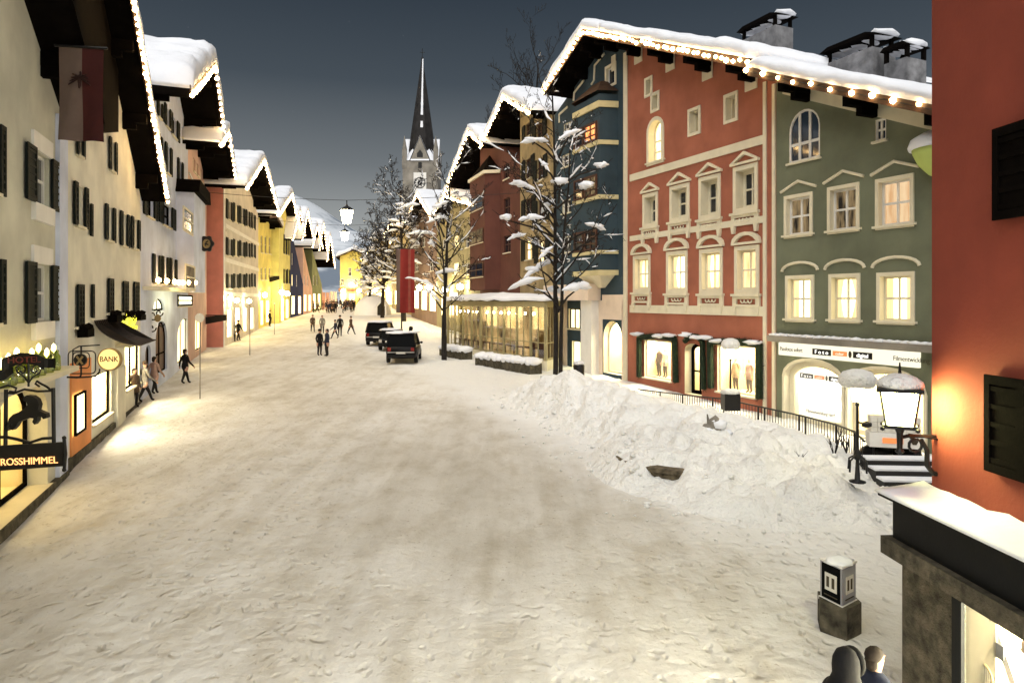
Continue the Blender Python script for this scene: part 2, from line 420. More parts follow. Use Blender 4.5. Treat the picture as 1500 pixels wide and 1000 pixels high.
    def lights(h, label, prof=None, ov=None, gap=.5, r=.085, dz=.02, mm='bulb', maxn=70, dy=.09, group='strings of festive bulbs along the eaves'):
        prof = prof or h.prof; ov = h.ov if ov is None else ov
        L = sum((Vector(b)-Vector(a)).length for a, b in zip(prof, prof[1:])); n = min(maxn, max(3, int(L/gap)))
        t = thing('light_string', label, 'string lights', h.world(prof[0][0], -ov, prof[0][1]), h.root.rotation_euler.z, group)
        off = Vector((prof[0][0], -ov, prof[0][1])); pts = []
        for k in range(n+1):
            a = L*k/n; 
            for p, q in zip(prof, prof[1:]):
                l = (Vector(q)-Vector(p)).length
                if a <= l + 1e-6: f = a/l; break
                a -= l
            pts.append(Vector((p[0]+(q[0]-p[0])*f, -ov-dy, p[1]+(q[1]-p[1])*f+dz)) - off)
        MB().tube([p + Vector((0, 0, -.01)) for p in pts], .012, 4).build('wire', M['black'], t)
        key = (r, mm); 
        if key not in _bulbs: _bulbs[key] = None
        for p in pts:
            if _bulbs[key] is None:
                o = MB().blob((0, 0, 0), r, 1 if mm == 'bulb' else 1, 0).build('bulb', M[mm], t, 0, True); _bulbs[key] = o
            else:
                o = _bulbs[key].copy(); col.objects.link(o); o.parent = t
            o.location = p + Vector((rnd.uniform(-.07, .07), 0, rnd.uniform(-.05, .04))); k_ = rnd.uniform(.68, 1.12); o.scale = (k_, k_, k_)
        return t
_bulbs = {}
M['cream_room'] = pmat('cream_display_room', C(238, 224, 184), .8, .1, 1.2, 8, .004)
# ================================================================== LEFT ROW
pl = lambda n, r, gg, b, **k: M.setdefault(n, pmat(n, C(r, gg, b), **k))
pl('plaster_cream', 204, 202, 186); pl('plaster_butter', 230, 227, 212); pl('plaster_ice', 208, 216, 240); pl('plaster_beige', 208, 176, 164)
pl('plaster_grey', 206, 200, 192); pl('plaster_coral', 216, 142, 126); pl('plaster_yellow', 228, 214, 126); pl('plaster_lemon', 230, 222, 140)
pl('plaster_navy', 28, 42, 92); pl('plaster_pink', 220, 184, 172); pl('plaster_sage', 128, 138, 104); pl('plaster_rose', 205, 160, 145); pl('plaster_shell', 226, 208, 190)
pl('plaster_gold', 226, 206, 110); pl('plaster_sand', 200, 180, 130); pl('plaster_apricot', 226, 150, 92)
M['awning'] = pmat('copper_awning', (.03, .022, .018, 1), .45, .3, 4, 12, .01, .5, .4)

def glow_front(h, uvs, m='shop'):
    for q in uvs: h.window(q, m, 'white', mun=(1, 0), rd=.12, sill=False, fw=.05, name='shop_window')

M['dimtube'] = emat('dim_ceiling_lamp', (1, .76, .34, 1), 3.5)
# ---- hotel with the horse sign
L1 = House('hotel_building', 'cream hotel with louvred shutters at the left edge, a horse sign hanging before it', (-6.6, 4), (-11.7, 17.8), M['plaster_cream'], 9, 'hotel')
L1.ov = .9
e = L1.sz(86, 168); a = (7.2, e[1] + (L1.L - 7.2) * .57)
L1.prof = [(-.3, a[1] - 4.2), a, (L1.L, e[1]), ]
for q in ((48, 226, 72, 300), (48, 388, 72, 470)):
    w = L1.window(q, 'dkglass', 'paintw', shut='flat', mun=(1, 1), sill=False, name='window')
    s0, s1, z0, z1 = L1.rect(q)
    L1.mk(MB().box(s0-.12, s1+.12, -.06, 0.003, z1+.02, z1+.42), 'lintel', M['paintw'], w); L1.mk(MB().box(s0-.12, s1+.12, -.1, .003, z0-.42, z0-.02), 'apron', M['paintw'], w)
for q in ((-22, 178, -6, 280), (-22, 380, -6, 474)):
    L1.window(q, 'dkglass', 'paintw', shut='flat', sill=True)
# ground floor arch with a lit shop window
s0, s1, z0, z1 = L1.rect((-10, 562, 70, 762))
z0 = g(14) + .25
L1.window((s0, s1, z0, z1), 'shop', 'wood', rise=(s1-s0)*.25, raw=True, rd=.5, mun=(1, 1), interior=2.0, fw=.1, name='shop_window', roomlamp='dimtube')
L1.mk(MB().box(L1.L-.75, L1.L+.02, -.1, .3, L1.gz, e[1]-.05), 'pilaster', M['plaster_ice'])
zl = L1.sz(50, 545)[1]
L1.mk(MB().box(3, L1.L-.9, -.55, .003, zl-.12, zl), 'ledge', M['white'])
L1.mk(MB().box(2, L1.L+.02, -.14, .003, L1.gz, g(14)+.25), 'plinth', M['stone'])
L1.finish(); L1.roof(snow=.0, purlins=4, thick=.22, board='wood')
# green glass lanterns standing on the ledge
M['bottle'] = glassmat('green_lantern_glass', (.62, .70, .25, 1), .15)
M['flame'] = emat('lantern_flame', (1, .72, .22, 1), 9)
k = 0
lw = []
for u in (4, 14, 26, 38, 48, 58, 70, 80):
    s, z = L1.sz(u, 500, .32)
    if s > L1.L - 1: continue
    hh = .40 + .14 * ((k*7) % 3) / 2
    lt = thing('glass_lantern', '%s greenish glass lantern with a small flame on the hotel ledge, %s in its row' % (('short', 'tall', 'middling')[(k*7) % 3], ('first', 'second', 'third', 'fourth', 'fifth', 'sixth', 'seventh', 'last')[k]), 'lantern', L1.world(s, -.3, zl), L1.root.rotation_euler.z, 'green glass lanterns on the hotel ledge')
    MB().lathe([(.13, 0), (.15, .05), (.14, hh*.7), (.10, hh*.85), (.11, hh)], n=12).build('glass_jar', M['bottle'], lt, 0, True)
    MB().lathe([(.10, .02), (.10, .10), (.02, .12)], n=8).build('candle', M['white'], lt)
    MB().blob((0, 0, hh+.05), (.05, .05, .11), 1, .1).build('flame', M['flame'], lt, 0, True); k += 1

# ---- bank
L2 = House('bank_building', 'butter yellow gabled bank house with paired dark shutters, copper awning and lit shopfront', (-11.7, 17.8), (-15.6, 28.65), M['plaster_butter'], 9, 'building')
L2.set_roof([(60, -330), (150, -240), (242, 296)], .9)
p0 = L2.sz(190, 0, .9); p1 = L2.sz(242, 296, .9); sl = (p0[1]-p1[1])/(p1[0]-p0[0]); za = p1[1] + sl*(p1[0]-1.6)
L2.prof = [(-1.6, za - 3.2*sl), (1.6, za), (p1[0], p1[1])]
for q, sh in (((110, 272, 121, 331), 'flat'), ((155, 303, 163, 352), 'flat'), ((177, 313, 184, 360), 'flat'), ((193, 321, 200, 364), 'flat'),
              ((110, 418, 119, 478), 'closed'), ((156, 409, 163, 458), 'closed'), ((178, 413, 185, 458), 'closed'), ((194, 414, 201, 458), 'closed'),
              ((160, 206, 166, 250), 'flat'), ((112, 198, 118, 228), 'flat')):
    L2.window(q, 'curtain', 'white', shut=sh, mun=(0, 1), sill=True, box=q[1] > 400, fw=.04, shw=.52 if q[1] > 400 else .42)
for q in ((132, 302, 137, 346), (134, 418, 139, 464)):
    L2.window(q, 'curtain', 'white', shut='left', mun=(0, 1), sill=False, fw=.04)
def R2(q, **k): return L2.window(q, **k)
M['apricot_panel'] = M['plaster_apricot']
s0, s1, z0, z1 = L2.rect((102, 528, 131, 640)); pan = MB().box(s0, s1, -.05, .003, g(19), z1)
L2.mk(pan, 'shop_panel', M['plaster_apricot'])
L2.window((106, 575, 121, 634), 'litw', 'wood', off=.06, rd=-.02, mun=(0, 0), sill=False, fw=.05, name='display_case')
L2.window((135, 545, 163, 613), fr='wood', rd=.15, mun=(0, 0), sill=True, fw=.07, interior=1.2, name='shop_window')
L2.window((183, 500, 204, 566), fr='wood', rd=.15, mun=(1, 0), sill=True, fw=.06, interior=1.4, name='shop_window')
s0, z = L2.sz(166, 540); s1, _ = L2.sz(178, 540); L2.mk(MB().box(s0, s1, -.14, .003, L2.gz, z), 'pillar', M['plaster_butter'])
# curved copper awning above the bank's entrance
s0, zt = L2.sz(137, 470); s1, zb = L2.sz(168, 500)
aw = MB(); N = 9
prof = [(-.02 - 1.25*(k/N)**1.6, zt - (zt-zb)*math.sin(math.pi/2*(k/N)*.9)) for k in range(N+1)]
vs = [(s0, y, z) for y, z in prof] + [(s1, y, z) for y, z in prof]
aw.add(vs, [(k, k+1, N+2+k, N+1+k) for k in range(N)] + [tuple(range(N+1))] + [tuple(range(2*N+1, N, -1))])
nr = 12
for k in range(nr+1):
    x = s0 + (s1-s0)*k/nr; aw.tube([(x, y-.015, z+.015) for y, z in prof], .022, 4)
L2.mk(aw, 'awning', M['awning'])
L2.mk(MB().box(s1+.1, L2.L-.3, -.5, .003, L2.sz(190, 499)[1]-.1, L2.sz(190, 499)[1]), 'cornice', M['white'])
L2.mk(MB().box(0, L2.L, -.08, .003, L2.gz, g(18)+.35), 'plinth', M['stone'])
L2.finish(); L2.roof(purlins=5, snow=.55, fascia=.34)
L2.lights('warm bulbs along the steep right edge of the bank gable at upper left', [(3.0, za - sl*1.4), L2.prof[2]], gap=.27, r=.09, dy=.1)
b0, b1 = L2.sz(100, 204), L2.sz(166, 193)
L2.mk(MB().prism([(0, b0[1]), b1, (b1[0], L2.profz(b1[0])-.05), (1.6, za-.05), (0, L2.profz(0)-.05)], -.16, -.003), 'gable_boarding', M['wood'])
# yellow plant on the bank cornice, lit look put into its leaves as emission
s, z = L2.sz(192, 497, .3)
pt = thing('lit_plant', 'yellow potted greenery with emissive leaves on the bank cornice beside the awning', 'plant', L2.world(s, -.28, z), L2.root.rotation_euler.z)
MB().box(-.7, .7, -.12, .12, 0, .2).build('trough', M['wood'], pt)
M['gleaf'] = emat('painted_glow_leaves', (.95, .85, .06, 1), 1.0, .5, 6)
m = MB()
for k in range(120):
    x = rnd.uniform(-.7, .7); hh = .2 + abs(rnd.gauss(.25, .18)); t = rnd.uniform(0, 6.28); l = rnd.uniform(.05, .11)
    y = rnd.uniform(-.12, .12); m.add([(x, y, hh), (x+l*math.cos(t), y+l*math.sin(t), hh+l*.6), (x+.2*l, y, hh+l*1.4), (x-l*.6*math.cos(t), y-.3*l, hh+l*.7)], [(0, 1, 2, 3)])
m.build('leaves', M['gleaf'], pt)

# ---- ice blue house
L3 = House('pale_blue_house', 'pale blue house with thick snowy roof and bay window, next to the bank', (-15.6, 28.65), (-19.75, 41.6), M['plaster_ice'], 10)
L3.set_roof([(278, 141), (313, 99), (327, 203)], 2.0)
for q in ((231, 150, 235, 172), (242, 158, 247, 186), (251, 172, 258, 200), (223, 190, 229, 228), (236, 206, 240, 246), (243, 214, 248, 254), (261, 236, 265, 268),
          (238, 300, 250, 331), (214, 282, 224, 318), (266, 188, 270, 204)):
    L3.window(q, 'dkglass', 'wood', shut='flat' if q[0] < 262 else None, mun=(0, 1), sill=True, fw=.04)
for q in ((225, 374, 231, 414), (238, 377, 243, 415), (250, 380, 255, 416)):
    L3.window(q, 'curtain', 'wood', shut='flat', mun=(0, 1), fw=.04, lamp=True)
zl = L3.sz(250, 424)[1]; L3.mk(MB().box(.4, L3.L, -.7, .003, zl-.12, zl+.03), 'cornice', M['white'])
L3.window((225, 437, 241, 455), 'litw', 'wood', rise=.5, mun=(1, 0), sill=False)
M['doorwood'] = pmat('brown_door', (.09, .04, .022, 1), .5, .4, 3, 10, .01)
L3.window((228, 470, 245, 545), 'doorwood', 'wood', rise=.9, mun=(1, 1), sill=False, name='door')
L3.window((213, 505, 221, 560), 'doorwood', 'wood', rise=.4, mun=(1, 1), sill=False, name='door')
L3.window((260, 466, 281, 528), 'lit', 'black', rise=1.1, mun=(2, 0), sill=False, name='door')
# bay window
a = L3.sz(258, 300)[0]; b = L3.L + .6; zt = L3.sz(268, 290)[1]; zb = L3.sz(268, 428)[1]
bm = MB().box(a, b, -.9, .2, zb, zt); bay = L3.mk(bm, 'bay_window', M['plaster_ice'])
rm = MB().prism([(a-.3, zt), (b+.3, zt), (b-.1, zt+.7), (a+.2, zt+.75)], -1.2, .1); L3.mk(rm, 'bay_roof', M['wood'], bay)
for (u0, v0, u1, v1), pm in (((266, 307, 280, 340), 'dkglass'), ((269, 388, 283, 424), 'dim'), ((258, 432, 279, 448), 'litw')):
    s0, s1, z0, z1 = L3.rect((u0, v0, u1, v1), .9)
    L3.window((u0, v0, u1, v1), pm, 'white' if v0 < 430 else 'wood', off=.9, rd=-.03, mun=(0, 1), sill=True, fw=.09, sur=.0)
for u in (262, 268, 276, 286):
    s, z = L3.sz(u, 414, 1.0); L3.mk(MB().blob((s, -1.0, z), .12, 1, 0), 'ledge_lamp', M['bulb'], bay)
L3.finish(); L3.roof(purlins=5, snow=1.0, thick=.3, fascia=.5)
L3.lights('warm bulbs round the pointed gable of the pale blue house', ov=2.0, gap=.5, r=.12)

# ---- narrow beige house
L4 = House('beige_house', 'narrow beige house with painted scrollwork squeezed beside the pale blue house', (-19.75, 41.6), (-22.6, 50.5), M['plaster_beige'], 9)
L4.set_roof([(322, 214), (333, 195), (344, 268)], 2.0)
for q in ((283, 232, 286, 252), (288, 240, 291, 258), (294, 250, 297, 268), (284, 300, 288, 330), (293, 300, 297, 330), (294, 385, 298, 415)):
    L4.window(q, 'dkglass', 'white', mun=(0, 1), fw=.04)
s0, z = L4.sz(283, 262); L4.mk(MB().tube([L4.sz(276, 253)[0:1] + (-.03,) + L4.sz(276, 253)[1:2], L4.sz(286, 273)[0:1] + (-.03,) + L4.sz(286, 273)[1:2], L4.sz(298, 292)[0:1] + (-.03,) + L4.sz(298, 292)[1:2]], .07, 5), 'painted_scroll', M['paintw'])
L4.window((286, 460, 296, 512), 'lit', 'wood', mun=(1, 0), sill=False, rise=.6, name='door')
L4.finish(); L4.roof(purlins=4, snow=.7, fascia=.4)
L4.lights('warm bulbs on the small gable just beyond the pale blue house', ov=2.0, gap=.6, r=.13, mm='bulbf')

# ---- grey house with coral side
L5 = House('grey_house', 'grey beige house with coral red side wall and three rows of dark shuttered windows', (-22.0, 52), (-26.2, 70.5), M['plaster_grey'], 10)
L5.side = M['plaster_coral']
L5.set_roof([(360, 276), (386, 236), (406, 308)], 2.0)
us = [(333, 338), (343, 347), (352, 356), (361, 364), (369, 372)]
for r, (va, vb, wa, wb) in enumerate(((295, 322, 314, 335), (350, 374, 358, 377), (402, 422, 401, 420))):
    for i, (u0, u1) in enumerate(us):
        f = i / 4; L5.window((u0, va+(wa-va)*f, u1, vb+(wb-vb)*f), 'lit' if (r, i) in ((0, 1), (1, 1)) else 'dkglass', 'white', shut='flat', mun=(0, 1), fw=.06)
for va, wa in ((330, 343), (380, 384), (430, 431)):
    p = L5.sz(329, va); q = L5.sz(377, wa); L5.mk(MB().box(p[0], L5.L, -.08, .003, p[1]-.16, p[1]+.16), 'string_course', M['paintw'])
L5.mk(MB().box(0, .5, -.06, .003, L5.gz, L5.profz(.2)-.3), 'corner_strip', M['paintw'])
glow_front(L5, ((333, 452, 340, 494), (345, 450, 352, 490), (356, 450, 362, 486), (367, 450, 372, 482)))
for u, v in ((338, 437), (347, 440), (365, 441)): L5.globe(u, v, .2, .5)
L5.finish(); L5.roof(purlins=5, snow=.8, fascia=.45)
L5.lights('warm bulbs on the pointed gable of the grey house with coral side', ov=2.0, gap=.7, r=.15, mm='bulbf')

# ---- yellow houses
L6 = House('yellow_house', 'set back bright yellow house with a low snowy eave beside the grey house', (-26.4, 71), (-28.2, 80), M['plaster_yellow'], 8)
z = L6.sz(388, 324)[1]; L6.ov = 1.2; L6.prof = [(-.6, z-.2), (L6.L*.5, z+.5), (L6.L+.3, z-.2)]
for q in ((382, 345, 385, 370), (388, 346, 391, 371), (394, 347, 397, 372), (382, 392, 385, 410), (388, 392, 391, 410), (394, 392, 397, 410)):
    L6.window(q, 'dkglass', 'white', mun=(0, 1), fw=.08)
glow_front(L6, ((382, 440, 386, 476), (390, 440, 395, 472)))
L6.globe(388, 432, .25, .5)
L6.finish(); L6.roof(purlins=3, snow=.8)
L7 = House('lemon_house', 'lemon yellow house with a tall gable and plain side wall standing forward of its neighbour', (-27.5, 80.5), (-29.9, 92), M['plaster_lemon'], 9)
L7.set_roof([(407, 316), (427, 286), (440, 342)], 1.2)
for q in ((416, 345, 418, 372), (420, 346, 422, 373), (416, 395, 418, 415), (421, 395, 423, 415)):
    L7.window(q, 'dkglass', 'white', mun=(0, 1), fw=.08, shut='flat')
glow_front(L7, ((412, 436, 416, 470), (419, 438, 423, 466)))
for u, v in ((413, 428), (421, 430)): L7.globe(u, v, .28, .6)
L7.finish(); L7.roof(purlins=4, snow=.8, fascia=.5)
L7.lights('warm bulbs on the tall gable of the lemon yellow house', ov=1.2, gap=.8, r=.17, mm='bulbf')

# ---- houses further down the street
far = [('navy_house', 'dark navy house with pale window frames far down the left row', (-29.9, 92), (-30.9, 101), 'plaster_navy', [(428, 352), (439, 310), (446, 345)]),
       ('pink_house', 'pinkish house with a pale arched dormer far down the left row', (-30.9, 101), (-31.9, 109), 'plaster_pink', [(442, 352), (450, 310), (458, 350)]),
       ('sage_house', 'sage green house with a broad snowy roof far down the left row', (-31.9, 109), (-32.6, 117), 'plaster_sage', [(457, 362), (464, 332), (472, 364)]),
       ('rose_house', 'rose house with a steep dark gable far down the left row', (-32.6, 117), (-33.3, 125), 'plaster_rose', [(467, 366), (473, 328), (480, 380)]),
       ('shell_house', 'shell coloured house closing the left row before the yellow end building', (-33.3, 125), (-34, 133), 'plaster_shell', [(478, 382), (483, 346), (490, 392)])]
for i, (nm, lb, A, B, m, rp) in enumerate(far):
    h = House(nm, lb, A, B, M[m], 9); h.set_roof(rp, 1.6)
    zt = h.profz(h.L/2) - 1.2
    for r in range(3):
        for k in range(3):
            s = h.L*(k+.5)/3; z0 = h.gz + 4.6 + r*2.9
            if z0 + 1.7 < min(h.profz(s-.6), h.profz(s+.6)) - .1:
                h.window((s-.55, s+.55, z0, z0+1.6), ('lit' if (r*3+k+i) % 5 == 0 else 'dkglass'), 'paintw', raw=True, mun=(1, 1), fw=.12, sill=False)
    for k in range(2):
        s = h.L*(k+.5)/2; h.window((s-1.2, s+1.2, h.gz+.7, h.gz+3.3), 'shop', 'white', raw=True, mun=(1, 0), fw=.08, sill=False, name='shop_window')
    h.finish(); h.roof(purlins=0, snow=.8, fascia=.5, step=.6)
    h.lights('warm bulbs on the gable of the %s' % lb.split(' far ')[0].split(' closing')[0], gap=.55, r=.12, mm='bulbf')

# end of the street
E1 = House('end_building', 'glowing yellow building closing the far end of the street, sign over its door', (-35, 139), (-29.6, 140), M['plaster_gold'], 9, 'building')
E1.ov = .6; z = E1.sz(510, 378)[1]; E1.prof = [(-.8, z), (E1.L/2, z+1.6), (E1.L+.8, z)]
for q in ((510, 392, 515, 404), (499, 408, 504, 418), (519, 408, 524, 418)): E1.window(q, 'dkglass', 'white', mun=(1, 1), fw=.1)
glow_front(E1, ((499, 430, 507, 448), (511, 430, 520, 448)), 'litw')
s0, s1, z0, z1 = E1.rect((496, 422, 533, 427)); E1.mk(MB().box(s0, s1, -.5, 0, z0, z1), 'sign_board', M['doorwood'])
for u, v in ((503, 426), (515, 417), (526, 426)): E1.globe(u, v, .42, .9)
E1.finish(); E1.roof(purlins=0, snow=.8)
E2 = House('sand_house', 'sand coloured house beside the glowing end building, half hidden by snowy branches', (-29.4, 134), (-22.2, 128), M['plaster_sand'], 9)
E2.set_roof([(530, 380), (560, 345), (590, 372)], .8)
for q in ((541, 400, 546, 410), (553, 398, 558, 408), (566, 396, 571, 407)): E2.window(q, 'dim', 'white', mun=(1, 1), fw=.1)
glow_front(E2, ((538, 428, 546, 446), (551, 427, 560, 446), (565, 427, 574, 446)))
for u, v in ((547, 424), (562, 424)): E2.globe(u, v, .36, .8)
E2.finish(); E2.roof(purlins=0, snow=.8)
E2.lights('warm bulbs on the gable of the sand coloured house behind the branches', gap=1.0, r=.17, mm='bulbf')
# ================================================================== RIGHT ROW
pl('plaster_orange', 160, 98, 78, var=.2); pl('plaster_green', 110, 115, 96, var=.2); pl('plaster_blue', 52, 68, 78, var=.22); pl('plaster_red', 126, 59, 46, var=.18, bs=22, bd=.008)
pl('plaster_brick', 92, 56, 48); pl('plaster_straw', 152, 136, 102, var=.35); pl('plaster_olive', 150, 142, 110, var=.25); pl('plaster_lime', 186, 204, 118); pl('plaster_grape', 130, 108, 96)

PA, PB, PC, PD = (2.61, 42), (5.8, 34.75), (9.87, 25.5), (13.0, 18.4)
R3 = House('blue_house', 'dark blue gabled house with a stacked bay, one window glowing orange, behind the tree', PA, PB, M['plaster_blue'], 12)
R2h = House('orange_house', 'orange house with white pedimented windows and garlanded shop windows', PB, PC, M['plaster_orange'], 12, rd=.3)
R1 = House('green_house', 'olive green house with an arched attic window above two bright arched shopfronts', PC, PD, M['plaster_green'], 12, rd=.22)
ov = 1.5
R2h.revm = M['white']; R1.revm = M['white']; R3.revm = M['white']
# one wide gable: its profile in world terms, cut at the party walls
ap = R3.sz(855, 51, ov); le = R3.sz(797, 139, ov)
rr = R1.sz(1370, 152, ov); Ltot = lambda h, s: s + {R3: 0, R2h: R3.L, R1: R3.L + R2h.L}[h]
slope = (ap[1]-rr[1]) / (Ltot(R1, rr[0]) - ap[0])
zat = lambda S: ap[1] - slope*(S-ap[0]) if S > ap[0] else ap[1] - (ap[1]-le[1])*(ap[0]-S)/(ap[0]-le[0])
b1 = R3.L + .0; b2 = Ltot(R2h, R2h.sz(1096, 105, ov)[0])
R3.ov = R2h.ov = R1.ov = ov
R3.prof = [le, ap, (b1, zat(b1))]
R2h.prof = [(0, zat(b1)), (b2-R3.L, zat(b2))]
o1 = R3.L + R2h.L
R1.prof = [(b2-o1+.02, zat(b2)-.28), (R1.L+.4, zat(o1+R1.L+.4)-.28)]

# ---- orange house
W = R2h.window
for q, pn in (((945, 288, 961, 327), 0), ((985, 276, 1007, 318), 0), ((1028, 263, 1052, 314), 0), ((1079, 248, 1106, 304), 0)):
    W(q, 'dkglass', 'white', rd=.42, mun=(1, 1), sur=.17, ped='tri', panel=True, sill=False, fw=.14, name='window')
for q, pn in (((931, 379, 950, 423), 'lit'), ((980, 373, 1004, 424), 'litw'), ((1029, 370, 1055, 424), 'lit'), ((1081, 366, 1108, 424), 'lit_soft')):
    W(q, pn, 'white', rd=.26, curtains=.9, mun=(1, 1), sur=.17, ped='seg', panel=True, sill=False, fw=.09)
for q in ((947, 117, 954, 138), (956, 139, 964, 160), (1011, 162, 1024, 194), (1064, 141, 1078, 175)):
    W(q, 'curtain', 'white', rd=.32, mun=(0, 0), sur=.13, sill=False, fw=.05)
W((951, 176, 970, 236), 'lit', 'white', rd=.4, rise=True, mun=(1, 2), sur=.16, sill=True, fw=.06)
L = R2h.L
for v0, v1, t in ((262, 203, .34), (349, 322, .26), (456, 451, .38)):
    z = (R2h.sz(917, v0)[1] + R2h.sz(1130, v1)[1]) / 2
    R2h.trim.box(.42, L-.62, -.06, .003, z-t/2, z+t/2)
for x0, x1 in ((.02, .16), (L-.62, L-.46), (L-.16, L-.02)):
    R2h.trim.box(x0, x1, -.063, .003, R2h.gz, R2h.profz(x0)-.5)
for k in range(4):                                        # white consoles under the purlins
    s = .9 + (L-2.4)*k/3; z = R2h.profz(s); R2h.trim.box(s-.1, s+.55, -.05, .003, z-1.0, z-.2)
W((944, 498, 983, 555), rd=.18, fr='white', mun=(0, 0), interior=1.3, fw=.08, name='shop_window')
W((1051, 505, 1106, 577), rd=.18, fr='white', mun=(0, 0), interior=1.3, fw=.08, name='shop_window')
s0, s1, z0, z1 = R2h.rect((1003, 503, 1028, 575)); W((s0, s1, R2h.gz+.5, z1), rd=.45, fr='wood', raw=True, rise=.3, mun=(1, 1), interior=1.2, sill=False, fw=.16, name='shop_door')
R2h.finish()
R2h.roof(purlins=4, snow=.55, thick=.3, fascia=.34, ends=(0, 0)); R2h.lights('warm bulbs along the long snowy eave above the orange house', gap=.36, r=.1, dz=.16)

# ---- green house
W = R1.window
W((1156, 160, 1201, 235), 'navyglass', 'paintw', rise=True, mun=(2, 1), rd=.1, fw=.07, mw=.05, sill=True)
W((1282, 174, 1298, 206), 'navyglass', 'paintw', mun=(1, 1), rd=.12, fw=.06)
for q, pn in (((1153, 289, 1187, 343), 'dim'), ((1217, 276, 1255, 336), 'dim'), ((1288, 264, 1334, 329), 'beige_lit')):
    W(q, pn, 'paintw',  mun=(1, 1), rd=.22, sur=.12, ped='chev', fw=.07)
for q, pn in (((1155, 408, 1189, 467), 'litw'), ((1219, 406, 1256, 468), 'litw'), ((1290, 404, 1335, 470), 'litw')):
    W(q, pn, 'white', curtains=.75 if q[0] != 1219 else 1.15, mun=(1, 1), rd=.24, sur=.12, ped='arc', fw=.07)
L = R1.L
zb = R1.sz(1140, 498)[1]; zc = (zb + R1.sz(1340, 503)[1]) / 2
R1.mk(MB().box(.05, L-.05, -.5, .003, zc-.12, zc+.1), 'shop_cornice', M['gstone'])
sn = MB(); 
for k in range(26): sn.blob((.2+(L-.5)*k/25, -.28, zc+.12), (.24, .22, .07), 1, .5, 2)
R1.mk(sn, 'cornice_snow', M['snow'], None, True)
q = R1.rect((1141, 506, 1345, 526), .12); M['signface'] = emat('sign_face', (.80, .74, .56, 1), .55)
sb = R1.mk(MB().box(q[0], q[1], -.14, .003, zc-.62, zc-.16), 'shop_sign', M['signface'])
M['ink'] = pmat('black_ink', (.006, .006, .006, 1), .6, .1, 3, 20, .001, streak=0)
M['dimink'] = pmat('brown_ink', (.05, .04, .025, 1), .6, .1, 3, 20, .001, streak=0)
M['orangeink'] = emat('orange_sign_mark', (.85, .25, .08, 1), .5)
M['whiteink'] = emat('white_sign_letters', (.9, .88, .8, 1), .8)
def foto_sign(h, par, s, z, y, w, hh, side=True):
    b = MB().box(s-w*.5, s-w*.17, y-.012, y, z-hh*.5, z+hh*.5).box(s+w*.2, s+w*.5, y-.012, y, z-hh*.5, z+hh*.5)
    h.mk(b, 'black_band', M['ink'], par)
    o = MB().box(s-w*.14, s+w*.10, y-.012, y, z-hh*.38, z+hh*.38); h.mk(o, 'orange_band', M['orangeink'], par)
    e = MB().prism([(s+w*.15+hh*.28*math.cos(t*math.pi/6), z+hh*.55*math.sin(t*math.pi/6)) for t in range(12)], y-.012, y); h.mk(e, 'emblem', M['dimink'], par)
    rot = (math.pi/2, 0, 0)
    text('F o t o', hh*.9, M['whiteink'], par, (s-w*.335, y-.016, z-h.gz-hh*.04), rot, sx=1.1)
    text('color', hh*.62, M['signface'], par, (s-w*.02, y-.016, z-h.gz-hh*.04), rot, sx=1.2)
    text('digital', hh*.85, M['whiteink'], par, (s+w*.35, y-.016, z-h.gz-hh*.04), rot, sx=1.05)
zs = zc-.39
foto_sign(R1, sb, L*.385, zs, -.14, 2.35, .21)
text('Passfotos sofort', .2, M['dimink'], sb, (L*.11, -.15, zs-R1.gz), (math.pi/2, 0, 0), sx=.8)
text('Filmentwicklung hier!', .2, M['dimink'], sb, (L*.73, -.15, zs-R1.gz), (math.pi/2, 0, 0), sx=.9)
# arched shopfronts
s0, s1, z0, z1 = R1.rect((1150, 526, 1234, 640)); zg = R1.gz + .45
w = W((s0, s1, zg, zc-.75), 'shop', 'white', rise=.62, raw=True, mun=(0, 0), rd=.3, sill=False, fw=.22, sur=.1, interior=.9, name='shop_window')
M['poster'] = emat('backlit_poster', (.97, .95, .88, 1), 1.25, .5, 4.5, None, (.5, .47, .40, 1))
pw = (s0+.34, s1-.24); ph = (zg+.25, zc-1.2)
M['posterw'] = emat('poster_margin', (.92, .86, .66, 1), .75)
po = R1.mk(MB().box(pw[0], pw[1], .34, .36, ph[0], ph[1]), 'poster', M['posterw'], w)
R1.mk(MB().box(pw[0]+.02, pw[1]-.02, .325, .338, ph[0]+.38, ph[1]-.26), 'poster_picture', M['poster'], w)
foto_sign(R1, w, (pw[0]+pw[1])/2, ph[1]-.13, .325, pw[1]-pw[0]-.1, .17)
text('Filmentwicklung hier!', .17, M['dimink'], w, ((pw[0]+pw[1])/2, .325, ph[0]+.18-R1.gz), (math.pi/2, 0, 0), sx=.85)
s0, s1, z0, z1 = R1.rect((1243, 530, 1354, 640))
W((s0, s1, zg, zc-.78), 'shop', 'white', rise=.66, raw=True, mun=(1, 0), rd=.3, sill=False, fw=.16, sur=.1, interior=1.5, name='shop_window')
